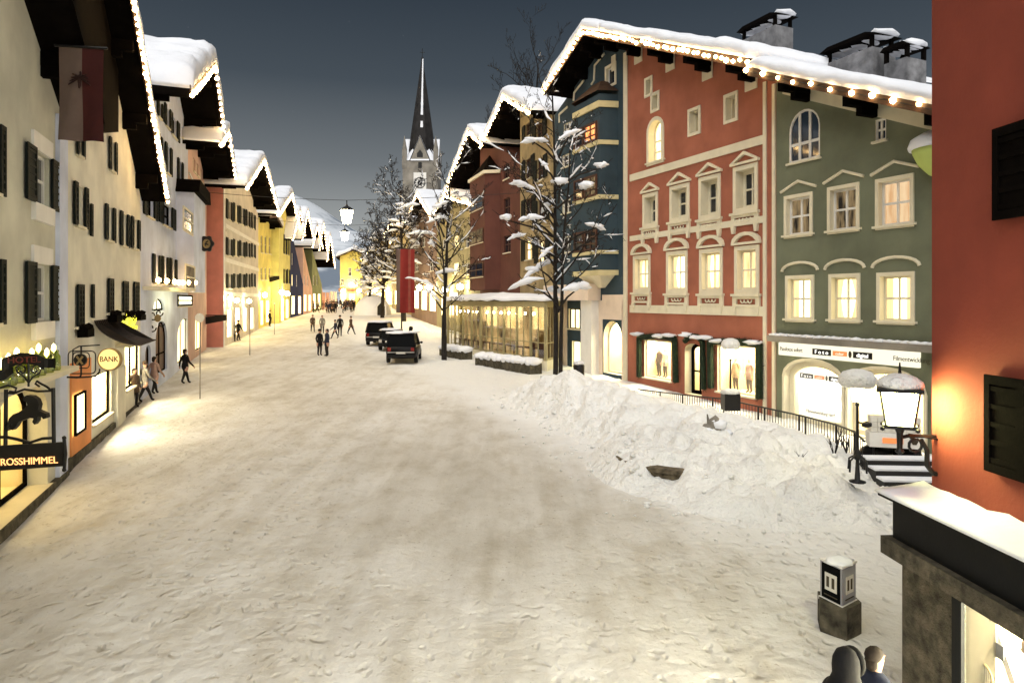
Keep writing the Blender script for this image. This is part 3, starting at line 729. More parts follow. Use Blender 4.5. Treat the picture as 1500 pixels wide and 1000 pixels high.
# little rounded oriel with a snow cap at the right end
s, z = R1.sz(1367, 222, .5)
om = MB().lathe([(.05, -.75), (.35, -.6), (.62, -.3), (.75, 0), (.78, .12)], (s, -.1, z), 18); R1.mk(om, 'oriel', M['plaster_lime'], None, True)
om = MB().lathe([(.86, .12), (.88, .2), (.8, .42), (.5, .6), (.05, .66)], (s, -.1, z), 18); R1.mk(om, 'oriel_snow', M['snow'], None, True)
z0 = R1.profz(0)
R1.trim.prism([(.35, R1.profz(.35)-.05), (L, R1.profz(L)-.05), (L, R1.profz(L)-.55), (.35, R1.profz(.35)-.5)], -.05, .003)
R1.finish()
R1.roof(purlins=3, snow=.5, thick=.22, fascia=.36, ends=(1, 0)); R1.lights('widely spaced warm bulbs along the eave of the green house', gap=.74, r=.1, dz=.12)

# ---- blue house
W = R3.window
W((889, 98, 901, 124), 'dkglass', 'paintw', mun=(0, 0), sur=.14, sill=False)
for q, pn in (((824, 226, 836, 244), 'dkglass'), ((824, 292, 836, 312), 'dkglass'), ((824, 346, 836, 370), 'dkglass'), ((826, 180, 837, 196), 'dkglass')):
    W(q, pn, 'paintw', mun=(1, 1), sill=True, shut=None)
a = R3.sz(852, 280)[0]; b = R3.sz(905, 280)[0]; zb = R3.sz(880, 400)[1]; zt = R3.sz(880, 151)[1]
plan = lambda k=0: [(a-k, .1), (a+.85-k*.5, -.95-k), (b-.25+k*.5, -.95-k), (b+k, .1)]
bay = R3.mk(MB().prism_z(plan(), zb, zt), 'bay_window', M['plaster_blue'])
M['cornice_cream'] = pmat('cream_cornice', C(206, 194, 150), .8, .1, 2, 20, .006)
def courses():
    for v, t in ((152, .32), (208, .22), (288, .22), (369, .18), (399, .26)):
        z = R3.sz(880, v, .9)[1]; yield z, t
for z, t in courses(): R3.mk(MB().prism_z(plan(.1), z-t/2, z+t/2), 'bay_cornice', M['cornice_cream'], bay)
rf = MB(); z = zt+.15; pts = plan(.15); top = [(x*.35+(a+b)/2*.65, y*.2) for x, y in pts]
rf.add([(x, y, z) for x, y in pts] + [(x, y, z+.9) for x, y in top], [(0, 1, 5, 4), (1, 2, 6, 5), (2, 3, 7, 6), (4, 5, 6, 7)]); R3.mk(rf, 'bay_roof', M['board'], bay)
cb = MB(); pts = plan(); c = ((a+b)/2, 0)
cb.add([(x, y, zb) for x, y in pts] + [(c[0]+(x-c[0])*.35, .05+(y-.1)*.2, zb-.8) for x, y in pts], [(0, 1, 5, 4), (1, 2, 6, 5), (2, 3, 7, 6), (4, 5, 6, 7)]); R3.mk(cb, 'bay_corbel', M['white'], bay)
M['brown'] = pmat('brown_frame', (.07, .03, .02, 1), .6, .3, 3, 20, .004, streak=0)
x0, x1 = a+1.0, b-.4
for (v0, v1), pm in (((176, 205), 'lito'), ((254, 286), 'dim'), ((335, 366), 'dkglass')):
    z1, z0 = R3.sz(878, v0, .95)[1], R3.sz(878, v1, .95)[1]
    xm = (x0+x1)/2
    W((xm-.1, x1, z0, z1), pm, 'brown', raw=True, off=.95, mun=(1, 2), fw=.12, sill=False)
    W((x0-.05, xm-.22, z0, z1), 'dkglass', 'brown', raw=True, off=.95, mun=(0, 1), fw=.1, sill=False)
# painted stepped outlines under the verge, ground floor
st = MB()
for us in (((820, 180), (820, 168), (832, 157)), ((841, 148), (842, 136), (856, 118)), ((867, 124), (871, 118), (872, 96), (886, 79))):
    pts = [R3.sz(u, v) for u, v in us]; st.tube([(s, -.03, z) for s, z in pts], .07, 5)
s, z = R3.sz(898, 88); st.box(s-.1, s+.3, -.05, .003, z-.6, z+.2)
R3.mk(st, 'painted_outline', M['white'])
R3.mk(MB().box(R3.L-.16, R3.L-.0, -.06, .003, R3.gz, R3.profz(R3.L)-.5), 'corner_strip', M['white'])
q = R3.rect((833, 452, 862, 482)); W(q, 'lit', 'wood', raw=True, mun=(3, 0), sill=True)
q = R3.rect((838, 500, 858, 548)); W(q, 'lampfar' if 0 else 'litw', 'white', raw=True, mun=(1, 0), sill=False, name='shop_window')
s0, s1, z0, z1 = R3.rect((884, 470, 911, 552)); W((s0, s1, R3.gz+.5, z1), 'litw', 'white', raw=True, rise=(s1-s0)/2, mun=(0, 0), sill=False, rd=.4, fw=.1, interior=2, name='archway')
pz = R3.sz(850, 440)[1]
R3.mk(MB().box(R3.sz(862, 500)[0], R3.sz(878, 500)[0], -.5, .003, R3.gz, pz), 'entrance_pier', M['paintw'])
R3.mk(MB().box(.1, R3.sz(880, 500)[0], -.8, .003, pz, pz+.9), 'entrance_lintel', M['plaster_shell'])
for u0, u1 in ((814, 831), (864, 883), (912, 917)): R3.mk(MB().box(max(R3.sz(u0, 500)[0], .02), min(R3.sz(u1, 500)[0], R3.L-.02), -.05, .003, R3.gz, pz), 'ground_floor_panel', M['plaster_shell'])
R3.mk(MB().box(R3.sz(883, 460)[0], R3.L-.18, -.05, .003, R3.sz(897, 468)[1], pz+.3), 'arch_panel', M['plaster_shell'])
R3.finish()
R3.roof(purlins=4, snow=.55, thick=.3, fascia=.34, ends=(1, 0)); R3.lights('warm bulbs round the high peak of the dark blue house', gap=.34, r=.1, dz=.14)

# chimneys on the long roof
def chimney(name, lab, h, u0, u1, vt, y, wide=1.0, snow=True):
    s0, s1 = h.sz(u0, 80, -y)[0], h.sz(u1, 80, -y)[0]; zt = h.sz((u0+u1)/2, vt, -y)[1]; s = (s0+s1)/2
    zb = zt - 4.4; w = (s1-s0)
    t = thing('chimney', lab, 'chimney', h.world(s, y, zb), h.root.rotation_euler.z, 'sooty capped chimneys on the long roof')
    hh = zt - zb
    MB().box(-w*.42, w*.42, -.5*wide, .5*wide, 0, hh-.62).build('stack', M['gstone2'], t)
    c = MB()
    for sx in (-1, 1):
        for sy in (-1, 1): c.box(sx*w*.38-.06, sx*w*.38+.06, sy*.42*wide-.06, sy*.42*wide+.06, hh-.62, hh-.2)
    c.prism([(-w*.5, hh-.2), (w*.5, hh-.2), (w*.34, hh-.06), (-w*.34, hh-.06)], -.62*wide, .62*wide)
    c.build('cap', M['wood'], t)
    if snow:
        sn = MB()
        for k in range(5): sn.blob((-w*.4+w*.2*k, 0, hh*.98), (w*.16, .5*wide, .16), 2, .5, 1.6)
        sn.build('snow_cap', M['snow'], t, 0, True)
M['gstone2'] = pmat('sooty_stone', (.20, .20, .21, 1), .9, .5, 2, 6, .03, streak=.2)
chimney('c', 'single tall capped chimney standing over the orange house', R2h, 1094, 1154, 30, 3)
chimney('c', 'broad double chimney on the long roof above the green house', R1, 1220, 1302, 60, 3, 1.2)
chimney('c', 'smaller chimney beside the red wall at the right end of the roof', R1, 1306, 1346, 66, 3)

# ---- garlands and mannequins at the orange house
M['fir'] = pmat('fir_garland', (.012, .022, .010, 1), .8, .5, 8, 30, .01, streak=0)
def garland(lab, pts, r=.17, snow=()):
    P3 = [R2h.world(s, -.2, z) for s, z in (R2h.sz(u, v, .2) for u, v in pts)]
    o = P3[0]; t = thing('garland', lab, 'garland', o, 0, 'fir garlands round the shop windows')
    m = MB()
    for a, b in zip(P3, P3[1:]):
        n = max(2, int((b-a).length/.016))
        for k in range(n):
            c = a + (b-a)*(k+rnd.random())/n - o; d = Vector((rnd.gauss(0, 1), rnd.gauss(0, 1), rnd.gauss(0, .9))).normalized()
            l = rnd.uniform(.6, 1.1)*r; sd = d.cross(Vector((.3, .5, .8))).normalized()*.022
            for q in (0, 1):
                e = d if q == 0 else (d + Vector((.4, -.2, .3))).normalized()
                m.add([c - sd, c + sd, c + e*l], [(0, 1, 2)])
        m.tube([a-o, b-o], r*.55, 7)
    m.build('fir_branch', M['fir'], t)
    if snow:
        sm = MB()
        for u, v in snow:
            s, z = R2h.sz(u, v, .25); sm.blob(R2h.world(s, -.25, z) - o, (.34, .34, .1), 2, .6, 1.5)
        sm.build('snow_clumps', M['snow'], t, 0, True)
garland('fir garland framing the left shop window of the orange house', [(936, 552), (936, 494), (962, 492), (988, 496), (990, 560)], .25, ((934, 489), (966, 492), (980, 491)))
garland('fir garland around the doorway of the orange house', [(1003, 500), (1010, 492), (1022, 493), (1029, 500), (1031, 570)], .22, ((1006, 490), (1022, 494)))
garland('fir garland framing the right shop window of the orange house', [(1041, 568), (1040, 500), (1075, 500), (1112, 504), (1112, 584)], .26, ((1034, 494), (1052, 499), (1104, 501)))

# ---- further houses of the right row
R4 = House('straw_house', 'straw coloured house with dark shutters behind the big snowy tree', (.6, 50), PA, M['plaster_straw'], 10)
R5 = House('brick_red_house', 'brick red house with a tall polygonal bay under a dark gable', (-2.8, 60), (.6, 50), M['plaster_brick'], 10)
R6 = House('olive_grey_house', 'olive grey house with lit windows behind the flags and the second tree', (-8.25, 75), (-2.8, 60), M['plaster_olive'], 10)
R7 = House('umber_house', 'umber house with lit shopfront left of the olive grey house', (-14, 95), (-8.25, 75), M['plaster_grape'], 9)
R8 = House('ochre_house', 'ochre house near the far end of the right row behind the bushy trees', (-22, 125), (-14, 97), M['plaster_sand'], 9)
R4.set_roof([(705, 217), (738, 144), (776, 166)], ov)
R5.set_roof([(652, 284), (687, 194), (706, 212)], ov)
z = R4.sz(776, 166, ov)
R4.prof[0] = (R4.prof[0][0], R4.prof[0][1])
for q in ((770, 180, 778, 200), (786, 180, 796, 204), (770, 232, 779, 262), (787, 232, 797, 264), (770, 290, 780, 322), (788, 292, 799, 324), (770, 350, 781, 380), (789, 352, 800, 384)):
    R4.window(q, 'dkglass' if q[1] < 300 else 'lit', 'brown', shut='flat', mun=(1, 1), sill=True)
for q in ((768, 440, 784, 500),): R4.window(q, 'shop', 'wood', mun=(1, 1), name='shop_window')
R4.finish(); R4.roof(purlins=4, snow=.7, fascia=.4); R4.lights('warm bulbs on the gable behind the big tree, left of the blue house', ov=ov, gap=.6, r=.14, mm='bulbf')
# brick house with its bay
for q in ((738, 240, 746, 262), (738, 290, 747, 316), (738, 345, 748, 370)): R5.window(q, 'dkglass', 'brown', mun=(1, 1))
a = R5.sz(703, 300)[0]; b = R5.sz(733, 300)[0]; zb = R5.sz(718, 425)[1]; zt = R5.sz(718, 262)[1]
pp = [(a, .1), (a+.7, -1.1), (b-.7, -1.1), (b, .1)]
bay = R5.mk(MB().prism_z(pp, zb, zt), 'bay_window', M['plaster_brick'])
R5.mk(MB().prism_z([(x+(.15 if x > (a+b)/2 else -.15), y-.15) for x, y in pp], zt, zt+.25), 'bay_cornice', M['white'], bay)
for v0, v1, pm in ((278, 300, 'dkglass'), (330, 352, 'dim'), (382, 404, 'dkglass')):
    z0, z1 = R5.sz(716, v1, 1.1)[1], R5.sz(716, v0, 1.1)[1]
    R5.window((a+.9, b-.9, z0, z1), pm, 'brown', raw=True, off=1.1, mun=(1, 1), fw=.1, sill=True)
rf = MB(); tp = [((a+b)/2, 0)]*1
rf.add([(x, y-.1, zt+.25) for x, y in pp] + [((a+b)/2, 0, zt+2.0)], [(0, 1, 4), (1, 2, 4), (2, 3, 4)]); R5.mk(rf, 'bay_roof', M['wood'], bay)
R5.finish(); R5.roof(purlins=4, snow=.7, fascia=.4); R5.lights('warm bulbs on the steep gable of the brick red house', ov=ov, gap=.65, r=.15, mm='bulbf')
z = R6.sz(672, 285)[1]; R6.ov = 1.2
R6.set_roof([(634, 316), (653, 288), (690, 300)], 1.2)
for q in ((664, 345, 672, 362), (682, 345, 691, 362), (664, 385, 672, 402), (682, 385, 692, 402), (648, 350, 654, 365), (648, 388, 654, 402)):
    R6.window(q, 'lit' if q[0] in (664,) else 'dkglass', 'paintw', mun=(1, 1))
glow_front(R6, ((646, 430, 653, 462), (658, 428, 670, 462)))
R6.globe(652, 424, .3, .7); R6.globe(674, 420, .3, .7)
R6.finish(); R6.roof(purlins=3, snow=.7, fascia=.4); R6.lights('warm bulbs on the low gable just left of the brick red house', gap=.8, r=.15, mm='bulbf')
R7.set_roof([(599, 316), (612, 284), (633, 320)], 1.2)
for q in ((608, 350, 613, 364), (618, 348, 623, 362), (629, 346, 635, 360), (608, 385, 613, 398), (629, 383, 635, 397)): R7.window(q, 'dim', 'paintw', mun=(1, 1), fw=.1)
glow_front(R7, ((606, 425, 613, 452), (617, 425, 625, 454), (629, 425, 638, 456)))
R7.globe(614, 421, .34, .7); R7.globe(629, 420, .34, .7)
R7.finish(); R7.roof(purlins=0, snow=.4, fascia=.5); R7.lights('warm bulbs on the gable below the church clock', gap=.9, r=.16, mm='bulbf')
R8.set_roof([(548, 368), (572, 330), (594, 326)], 1.2)
for q in ((580, 385, 583, 396), (588, 383, 592, 395), (597, 381, 602, 394)): R8.window(q, 'dim', 'paintw', mun=(1, 1), fw=.1)
glow_front(R8, ((578, 425, 584, 446), (588, 425, 596, 448)))
R8.finish(); R8.roof(purlins=0, snow=.8, fascia=.5); R8.lights('warm bulbs on the gable behind the bushy trees near the far end', gap=1.1, r=.17, mm='bulbf')

# ---- red house at the right edge
R0 = House('red_house', 'red plastered house at the right edge with black shutters above a dark stone shop', (4.92, 8), (5.22, 2.4), M['plaster_red'], 7)
R0.ov = .5; R0.prof = [(-.3, 13), (3, 14.5), (6.2, 13)]
for q in ((1464, 190, 1530, 317), (1452, 556, 1530, 692)):
    s0, s1, z0, z1 = R0.rect(q); s1 = s0 + .95; z0 = R0.sz(1480, q[3])[1]; z1 = R0.sz(1480, q[1])[1]
    R0.window((s0+.02, s1, z0, z1), 'dkglass', 'wood', raw=True, shut='closed', shm='wood', mun=(0, 0), sill=False, rd=.12)
zs = R0.sz(1366, 724)[1] 
of = .36
M['slatefascia'] = pmat('black_fascia', (.004, .005, .006, 1), .5, .3, 2, 20, .002, 0, .12, 0)
sh = MB().box(-.02, R0.L, -of-.1, .0, zs-.5, zs-.03); fs_ = R0.mk(sh, 'shop_fascia', M['slatefascia'])
R0.mk(MB().box(-.1, R0.L, -of-.2, .0, zs-.70, zs-.5), 'fascia_moulding', M['stone'], fs_)
cap = MB(); n = 40
R0.mk(MB().box(-.12, R0.L, -of-.22, .0, zs-.032, zs+.0), 'canopy_edge', M['slatefascia'], fs_)
vs = []
for k in range(n+1):
    s = -.14 + (R0.L+.14)*k/n
    for y, t in ((-of-.24, .0), (-of-.25, .02), (-of-.2, .05), (-of*.5, .07), (0, .10)):
        vs.append((s, y, zs+.004+t*(1+.6*noise.noise(Vector((s*3, y*4, 2))))))
cap.add(vs, [(i*5+j, i*5+5+j, i*5+6+j, i*5+1+j) for i in range(n) for j in range(4)] + [(0, 1, 2, 3, 4)])
R0.mk(cap, 'canopy_snow', M['snow'], None, True)
# shop front: stone pier, black frame, bright display
zt = zs-.70
sA = R0.sz(1398, 900, of)[0]; sB = R0.sz(1412, 900, of)[0]
R0.mk(MB().box(0, sA, -of, .02, R0.gz, zt), 'stone_pier', M['stone'])
ztop = R0.sz(1412, 868, of)[1]
R0.mk(MB().box(sA, sB, -of-.03, -.02, R0.gz, zt).box(sB, R0.L, -of-.03, -.02, ztop, zt).box(sB, R0.L, -of-.03, -.02, R0.gz, g(7)+.25), 'shop_frame', M['slatefascia'])
rm = MB(); x1 = R0.L-.1; yb = .45; z0 = g(7)+.25
R0.holes.append((opening(sB-.02, x1+.02, z0-.02, ztop+.03), .02))
rm.add([(sB, -of+.0, z0), (x1, -of, z0), (x1, yb, z0), (sB, yb, z0), (sB, -of, ztop+.02), (x1, -of, ztop+.02), (x1, yb, ztop+.02), (sB, yb, ztop+.02)], [(0, 1, 2, 3), (0, 3, 7, 4), (1, 2, 6, 5), (4, 5, 6, 7)])
dr = R0.mk(rm, 'display_room', M['cream_room'])
M['backdrop'] = emat('backlit_display_panel', (1, .91, .64, 1), 22)
R0.mk(MB().box(sB+.03, x1-.03, yb-.06, yb-.01, z0+.02, ztop), 'light_panel', M['backdrop'], dr)
M['shoplamp'] = emat('bright_shop_lamp', (1, .90, .62, 1), 14)
R0.mk(MB().box(sB+.1, x1-.2, -of+.15, -of+.55, ztop-.05, ztop-.01), 'ceiling_lamp', M['shoplamp'], dr)
R0.mk(MB().box(sB, x1, -of+.01, -of+.02, z0, ztop), 'shop_glass', M['glass'])
fr = MB()
for k in range(60):
    s = sB + (1.9)*k/60; l = .05 + .07*abs(noise.noise(Vector((k*.37, 3, 1))))*2
    fr.add([(s, -of-.035, ztop+.01), (s+.04, -of-.035, ztop+.01), (s+.02+rnd.uniform(-.02, .02), -of-.04, ztop-l)], [(0, 1, 2)])
R0.mk(fr, 'fringe', M['fir'])
R0.finish(); R0.roof(purlins=2, snow=.5)
# ================================================================== GROUND, SNOW BANKS, HILLS
def street_material():
    m, nt, out = newmat('trodden_snow'); p = pos(nt)
    w = nt.nodes.new('ShaderNodeMapping'); nt.links.new(p, w.inputs[0])
    nn = nt.nodes.new('ShaderNodeTexNoise'); nn.inputs['Scale'].default_value = 2.0; nt.links.new(p, nn.inputs['Vector'])
    ad = nt.nodes.new('ShaderNodeVectorMath'); ad.operation = 'ADD'; nt.links.new(w.outputs[0], ad.inputs[0])
    sc2 = nt.nodes.new('ShaderNodeVectorMath'); sc2.operation = 'SCALE'; sc2.inputs['Scale'].default_value = .45; nt.links.new(nn.outputs['Color'], sc2.inputs[0])
    nt.links.new(sc2.outputs[0], ad.inputs[1])
    big = noise_node(nt, p, .16, 4, .6)
    c1 = ramp(nt, big, [(.30, (.58, .555, .505, 1)), (.50, (.70, .685, .645, 1)), (.70, (.78, .775, .76, 1))])
    med = noise_node(nt, p, 1.6, 6, .65, (1, .55, 1))
    c2 = mix(nt, 1, c1, ramp(nt, med, [(.32, (.82, .79, .74, 1)), (.55, (1, 1, 1, 1))]), 'MULTIPLY')
    spk = noise_node(nt, p, 9, 3, .6)
    c3 = mix(nt, 1, c2, ramp(nt, spk, [(.26, (.62, .58, .52, 1)), (.36, (1, 1, 1, 1))]), 'MULTIPLY')
    rut = nt.nodes.new('ShaderNodeMapping'); rut.vector_type = 'POINT'; rut.inputs['Rotation'].default_value = (0, 0, math.radians(-19)); rut.inputs['Scale'].default_value = (1.5, .07, 1)
    nt.links.new(p, rut.inputs[0]); rn = noise_node(nt, rut.outputs[0], 1.0, 4, .55)
    c3 = mix(nt, 1, c3, ramp(nt, rn, [(.36, (.88, .87, .85, 1)), (.56, (1, 1, 1, 1))]), 'MULTIPLY')
    # a lane polished smooth and grey by traffic down the middle
    ln = nt.nodes.new('ShaderNodeMapping'); ln.vector_type = 'POINT'; ln.inputs['Scale'].default_value = (.26, .105, 0); ln.inputs['Location'].default_value = (.08, -2.05, 0)
    nt.links.new(p, ln.inputs[0]); le = nt.nodes.new('ShaderNodeVectorMath'); le.operation = 'LENGTH'; nt.links.new(ln.outputs[0], le.inputs[0])
    la = nt.nodes.new('ShaderNodeMath'); la.operation = 'MULTIPLY_ADD'; nt.links.new(noise_node(nt, p, .45, 4, .6), la.inputs[0]); la.inputs[1].default_value = 1.1; nt.links.new(le.outputs['Value'], la.inputs[2])
    lane = nt.nodes.new('ShaderNodeMapRange'); lane.interpolation_type = 'SMOOTHSTEP'; lane.inputs[1].default_value = 1.0; lane.inputs[2].default_value = 2.0; lane.inputs[3].default_value = .0; lane.inputs[4].default_value = 1; nt.links.new(la.outputs[0], lane.inputs[0])
    c3 = mix(nt, 1, c3, ramp(nt, lane.outputs[0], [(0, (.84, .825, .80, 1)), (1, (1, 1, 1, 1))]), 'MULTIPLY')
    # footprints: small trodden pits
    fv = nt.nodes.new('ShaderNodeTexVoronoi'); fv.inputs['Scale'].default_value = 3.3; fv.inputs['Randomness'].default_value = 1
    fm = nt.nodes.new('ShaderNodeMapping'); fm.vector_type = 'POINT'; fm.inputs['Scale'].default_value = (1.5, .9, 1); fm.inputs['Rotation'].default_value = (0, 0, .35); nt.links.new(ad.outputs[0], fm.inputs[0]); nt.links.new(fm.outputs[0], fv.inputs['Vector'])
    pit = ramp(nt, fv.outputs['Distance'], [(.06, (0, 0, 0, 1)), (.34, (1, 1, 1, 1))])
    c3 = mix(nt, lane.outputs[0], c3, mix(nt, 1, c3, ramp(nt, pit, [(0, (.95, .945, .935, 1)), (1, (1, 1, 1, 1))]), 'MULTIPLY'))
    # fresh white snow thrown along the foot of the bank
    sx = nt.nodes.new('ShaderNodeSeparateXYZ'); nt.links.new(p, sx.inputs[0])
    m1 = nt.nodes.new('ShaderNodeMath'); m1.operation = 'MULTIPLY_ADD'; nt.links.new(sx.outputs[1], m1.inputs[0]); m1.inputs[1].default_value = .4; nt.links.new(sx.outputs[0], m1.inputs[2])
    m2 = nt.nodes.new('ShaderNodeMath'); m2.operation = 'MULTIPLY_ADD'; nt.links.new(noise_node(nt, p, .8, 5, .6), m2.inputs[0]); m2.inputs[1].default_value = 3.2; nt.links.new(m1.outputs[0], m2.inputs[2])
    mr = nt.nodes.new('ShaderNodeMapRange'); mr.interpolation_type = 'SMOOTHSTEP'; mr.inputs[1].default_value = 9.6; mr.inputs[2].default_value = 12.6; nt.links.new(m2.outputs[0], mr.inputs[0])
    c3 = mix(nt, mr.outputs[0], c3, (.75, .75, .735, 1))
    b = nt.nodes.new('ShaderNodeBsdfPrincipled'); nt.links.new(c3, b.inputs['Base Color'])
    b.inputs['Roughness'].default_value = .7; b.inputs['Specular IOR Level'].default_value = .15
    v = nt.nodes.new('ShaderNodeTexVoronoi'); v.feature = 'SMOOTH_F1'; v.inputs['Scale'].default_value = 3.6
    nt.links.new(ad.outputs[0], v.inputs['Vector'])
    tram = ramp(nt, noise_node(nt, p, .35, 4, .6), [(.36, (.15, .15, .15, 1)), (.60, (1, 1, 1, 1))])
    n1 = bump(nt, v.outputs['Distance'], .8, .09); tm = nt.nodes.new('ShaderNodeMath'); tm.operation = 'MULTIPLY'; nt.links.new(tram, tm.inputs[0]); nt.links.new(lane.outputs[0], tm.inputs[1]); nt.links.new(tm.outputs[0], n1.node.inputs['Strength'])
    n1 = bump(nt, pit, .7, .035, n1); nt.links.new(lane.outputs[0], n1.node.inputs['Strength'])
    n2 = bump(nt, noise_node(nt, p, 5, 6, .65), .6, .07, n1)
    nt.links.new(bump(nt, noise_node(nt, p, 26, 4, .6), .5, .018, n2), b.inputs['Normal'])
    nt.links.new(b.outputs[0], out.inputs[0]); return m
M['street'] = street_material()

def axis(a, b, st, ext):
    v = []; x = a
    while x <= b + 1e-6: v.append(x); x += st
    return [-e for e in reversed(ext) if -e < a] + v + [e for e in ext if e > b]
xs = axis(-20, 14, .25, [24, 32, 45, 70, 150, 500, 1500, 4000]); ys = axis(3, 42, .25, [])
y = 42.5
while y < 150: ys.append(y); y += max(.5, (y-40)*.05)
ys = [-400, -60, -20, -8, -3, 0] + ys + [200, 350, 700, 1500, 4000]
def ground_z(x, y):
    z = g(y)
    if -24 < x < 16 and 0 < y < 140:
        z += .035 * noise.noise(Vector((x*.5, y*.35, 0))) + .03 * noise.noise(Vector((x*1.5, y*1.2, 4)))
        z += .02 * noise.noise(Vector((x*3.5, y*3, 9)))
        # wheel ruts wandering down the street and a heaped gutter line on the left
        c = -3 - .12*(y-15) + .6*math.sin(y*.12)
        for o in (-.8, .8, 2.9, 4.4): z -= .03 * math.exp(-((x-c-o)/.22)**2)
        lx = -5.2 - .36*(y-12); z -= .08*math.exp(-((x-lx-1.9)/.35)**2) * (.5+.5*noise.noise(Vector((y*.8, 1, 2))))
    return z
gv = [(x, y, ground_z(x, y)) for y in ys for x in xs]; nx = len(xs)
gm = MB().add(gv, [(j*nx+i, j*nx+i+1, (j+1)*nx+i+1, (j+1)*nx+i) for j in range(len(ys)-1) for i in range(nx-1)])
tag(gm.build('ground', M['street'], None, 0, True), kind='structure')

# ---- ploughed snow bank on the right
poly = [(-.6, 28.6), (1.0, 24.6), (2.2, 20.6), (2.7, 17.2), (3.7, 15.0), (5.4, 13.8), (7.6, 13.6), (8.6, 15.0), (9.3, 17.2), (11.2, 17.4), (9.2, 21.8), (6.4, 28.2), (4.6, 31.8), (1.6, 32.4), (-.4, 31.0)]
def pdist(x, y):
    ins = False; dm = 1e9; n = len(poly)
    for i in range(n):
        (x0, y0), (x1, y1) = poly[i], poly[(i+1) % n]
        if (y0 > y) != (y1 > y) and x < (x1-x0)*(y-y0)/(y1-y0) + x0: ins = not ins
        dx, dy = x1-x0, y1-y0; t = max(0, min(1, ((x-x0)*dx+(y-y0)*dy)/(dx*dx+dy*dy)))
        dm = min(dm, math.hypot(x-x0-t*dx, y-y0-t*dy))
    return dm if ins else -dm
bumps = [(1.7, 27.2, .55, 1.5), (3.2, 25.0, .35, 1.2), (5.0, 24.2, .25, 1.3), (6.6, 22.0, .3, 1.2), (3.6, 22.2, .25, 1.0), (5.4, 19.5, .30, 1.1), (7.4, 19.6, .30, 1.3), (6.8, 16.6, .25, 1.1), (8.6, 18.6, .25, 1.0)]
FX, FY, FR = 4.65, 18.2, 1.85
def bank_h(x, y):
    d0 = pdist(x, y); d = d0 + .40*noise.noise(Vector((x*.7, y*.7, 3))) + .22*noise.noise(Vector((x*2.3, y*2.3, 3)))
    e = max(0, min(1, (d + .30) / 2.1)); e = e*e*(3-2*e)
    v = Vector((x, y, 0)); h = .58
    h += sum(a*math.exp(-((x-bx)**2+(y-by)**2)/(2*r*r)) for bx, by, a, r in bumps)
    h += .24*noise.noise(v*.75) 
    wv = v + Vector((noise.noise(v*1.1), noise.noise(v*1.1+Vector((7, 2, 0))), 0))*.35
    lump = lambda k, o: max(-.6, .55 - noise.voronoi(wv*k + Vector((o, o, 0)))[0][0]**2*1.6)
    h += .34*lump(.9, 1) + .30*lump(1.8, 4) + .20*lump(3.7, 8) * (.6+.8*max(0, noise.noise(v*.8)+.3))
    bd_ = (18.9 - .44*y - x) * .915; h *= .30 + .70*max(0, min(1, bd_/3.8))
    out_ = max(h, .05) * e - .06*(1-e)
    rr = math.hypot(x-FX, y-FY); aa = math.degrees(math.atan2(y-FY, x-FX))
    if rr < 3.2:
        k = max(0, min(1, (3.2-rr)/1.1)); k = k*k*(3-2*k)
        cover = (.60 + .10*noise.noise(v*1.6) + .07*noise.noise(v*4) + (.12 if rr < 1.4 else 0)) * k
        open_ = max(0, min(1, (17-abs(aa+120))/8)) if rr > 1.2 else 0
        out_ = max(out_, cover)*(1-open_) + open_*(.26 if rr > 1.62 else .42)*(1 if rr < 2.2 else max(0, 1-(rr-2.2)/.8)) 
    return out_ if d0 > .4 else (out_ + .06)*max(0, min(1, (d0+.5)/.9)) - .06
st = .075; X0, X1, Y0, Y1 = -1.6, 11.8, 12.8, 33.2
bx = [X0+st*i for i in range(int((X1-X0)/st)+1)]; byy = [Y0+st*j for j in range(int((Y1-Y0)/st)+1)]
n = len(bx); m_ = len(byy); dd = [pdist(x, y) for y in byy for x in bx]
hh_ = [bank_h(bx[k % n], byy[k//n]) if dd[k] > -1.0 else -.3 for k in range(n*m_)]
for it in range(1):                      # slumped, wind softened snow
    cp_ = hh_[:]
    for j in range(1, m_-1):
        for i in range(1, n-1):
            k = j*n+i
            if dd[k] > -.8: hh_[k] = (cp_[k]*2 + cp_[k-1] + cp_[k+1] + cp_[k-n] + cp_[k+n])/6
keep = [q > -.7 for q in dd]; bv = []
for k in range(n*m_):
    x, y = bx[k % n], byy[k//n]; v = Vector((x, y, 0))
    f = .06*noise.noise(v*5.2) + .035*noise.noise(v*10.5) if dd[k] > -.8 else 0
    bv.append((x, y, g(y) + hh_[k] + f*min(1, max(.2, hh_[k]*4))))
n = len(bx); fs = [(j*n+i, j*n+i+1, (j+1)*n+i+1, (j+1)*n+i) for j in range(len(byy)-1) for i in range(n-1) if all(keep[k] for k in (j*n+i, j*n+i+1, (j+1)*n+i+1, (j+1)*n+i))]
used = sorted({k for f in fs for k in f}); mp = {k: i for i, k in enumerate(used)}
bk = MB().add([bv[k] for k in used], [tuple(mp[k] for k in f) for f in fs])
tag(bk.build('snow_bank', M['bank'], None, 0, True), 'lumpy bank of ploughed snow between the street and the railing on the right', kind='stuff')
cl = MB()
for k in range(1500):
    x, y = rnd.uniform(-1.4, 11), rnd.uniform(12.6, 32)
    d = pdist(x, y)
    if -1.6 < d < 1.3 and rnd.random() < (.85 if d > -.6 else .4):
        r = rnd.uniform(.02, .06)*rnd.choice((1, 1, 1, 1.7)) * (1 if d > -.4 else .7)
        z = g(y) + max(bank_h(x, y), 0)
        cl.blob((x, y, z + r*.3), (r, r*rnd.uniform(.7, 1.2), r*.7), 1, .7, 2)
tag(cl.build('snow_clods', M['bank'], None, 0, True), 'loose clods of snow scattered along the foot of the bank', kind='stuff')

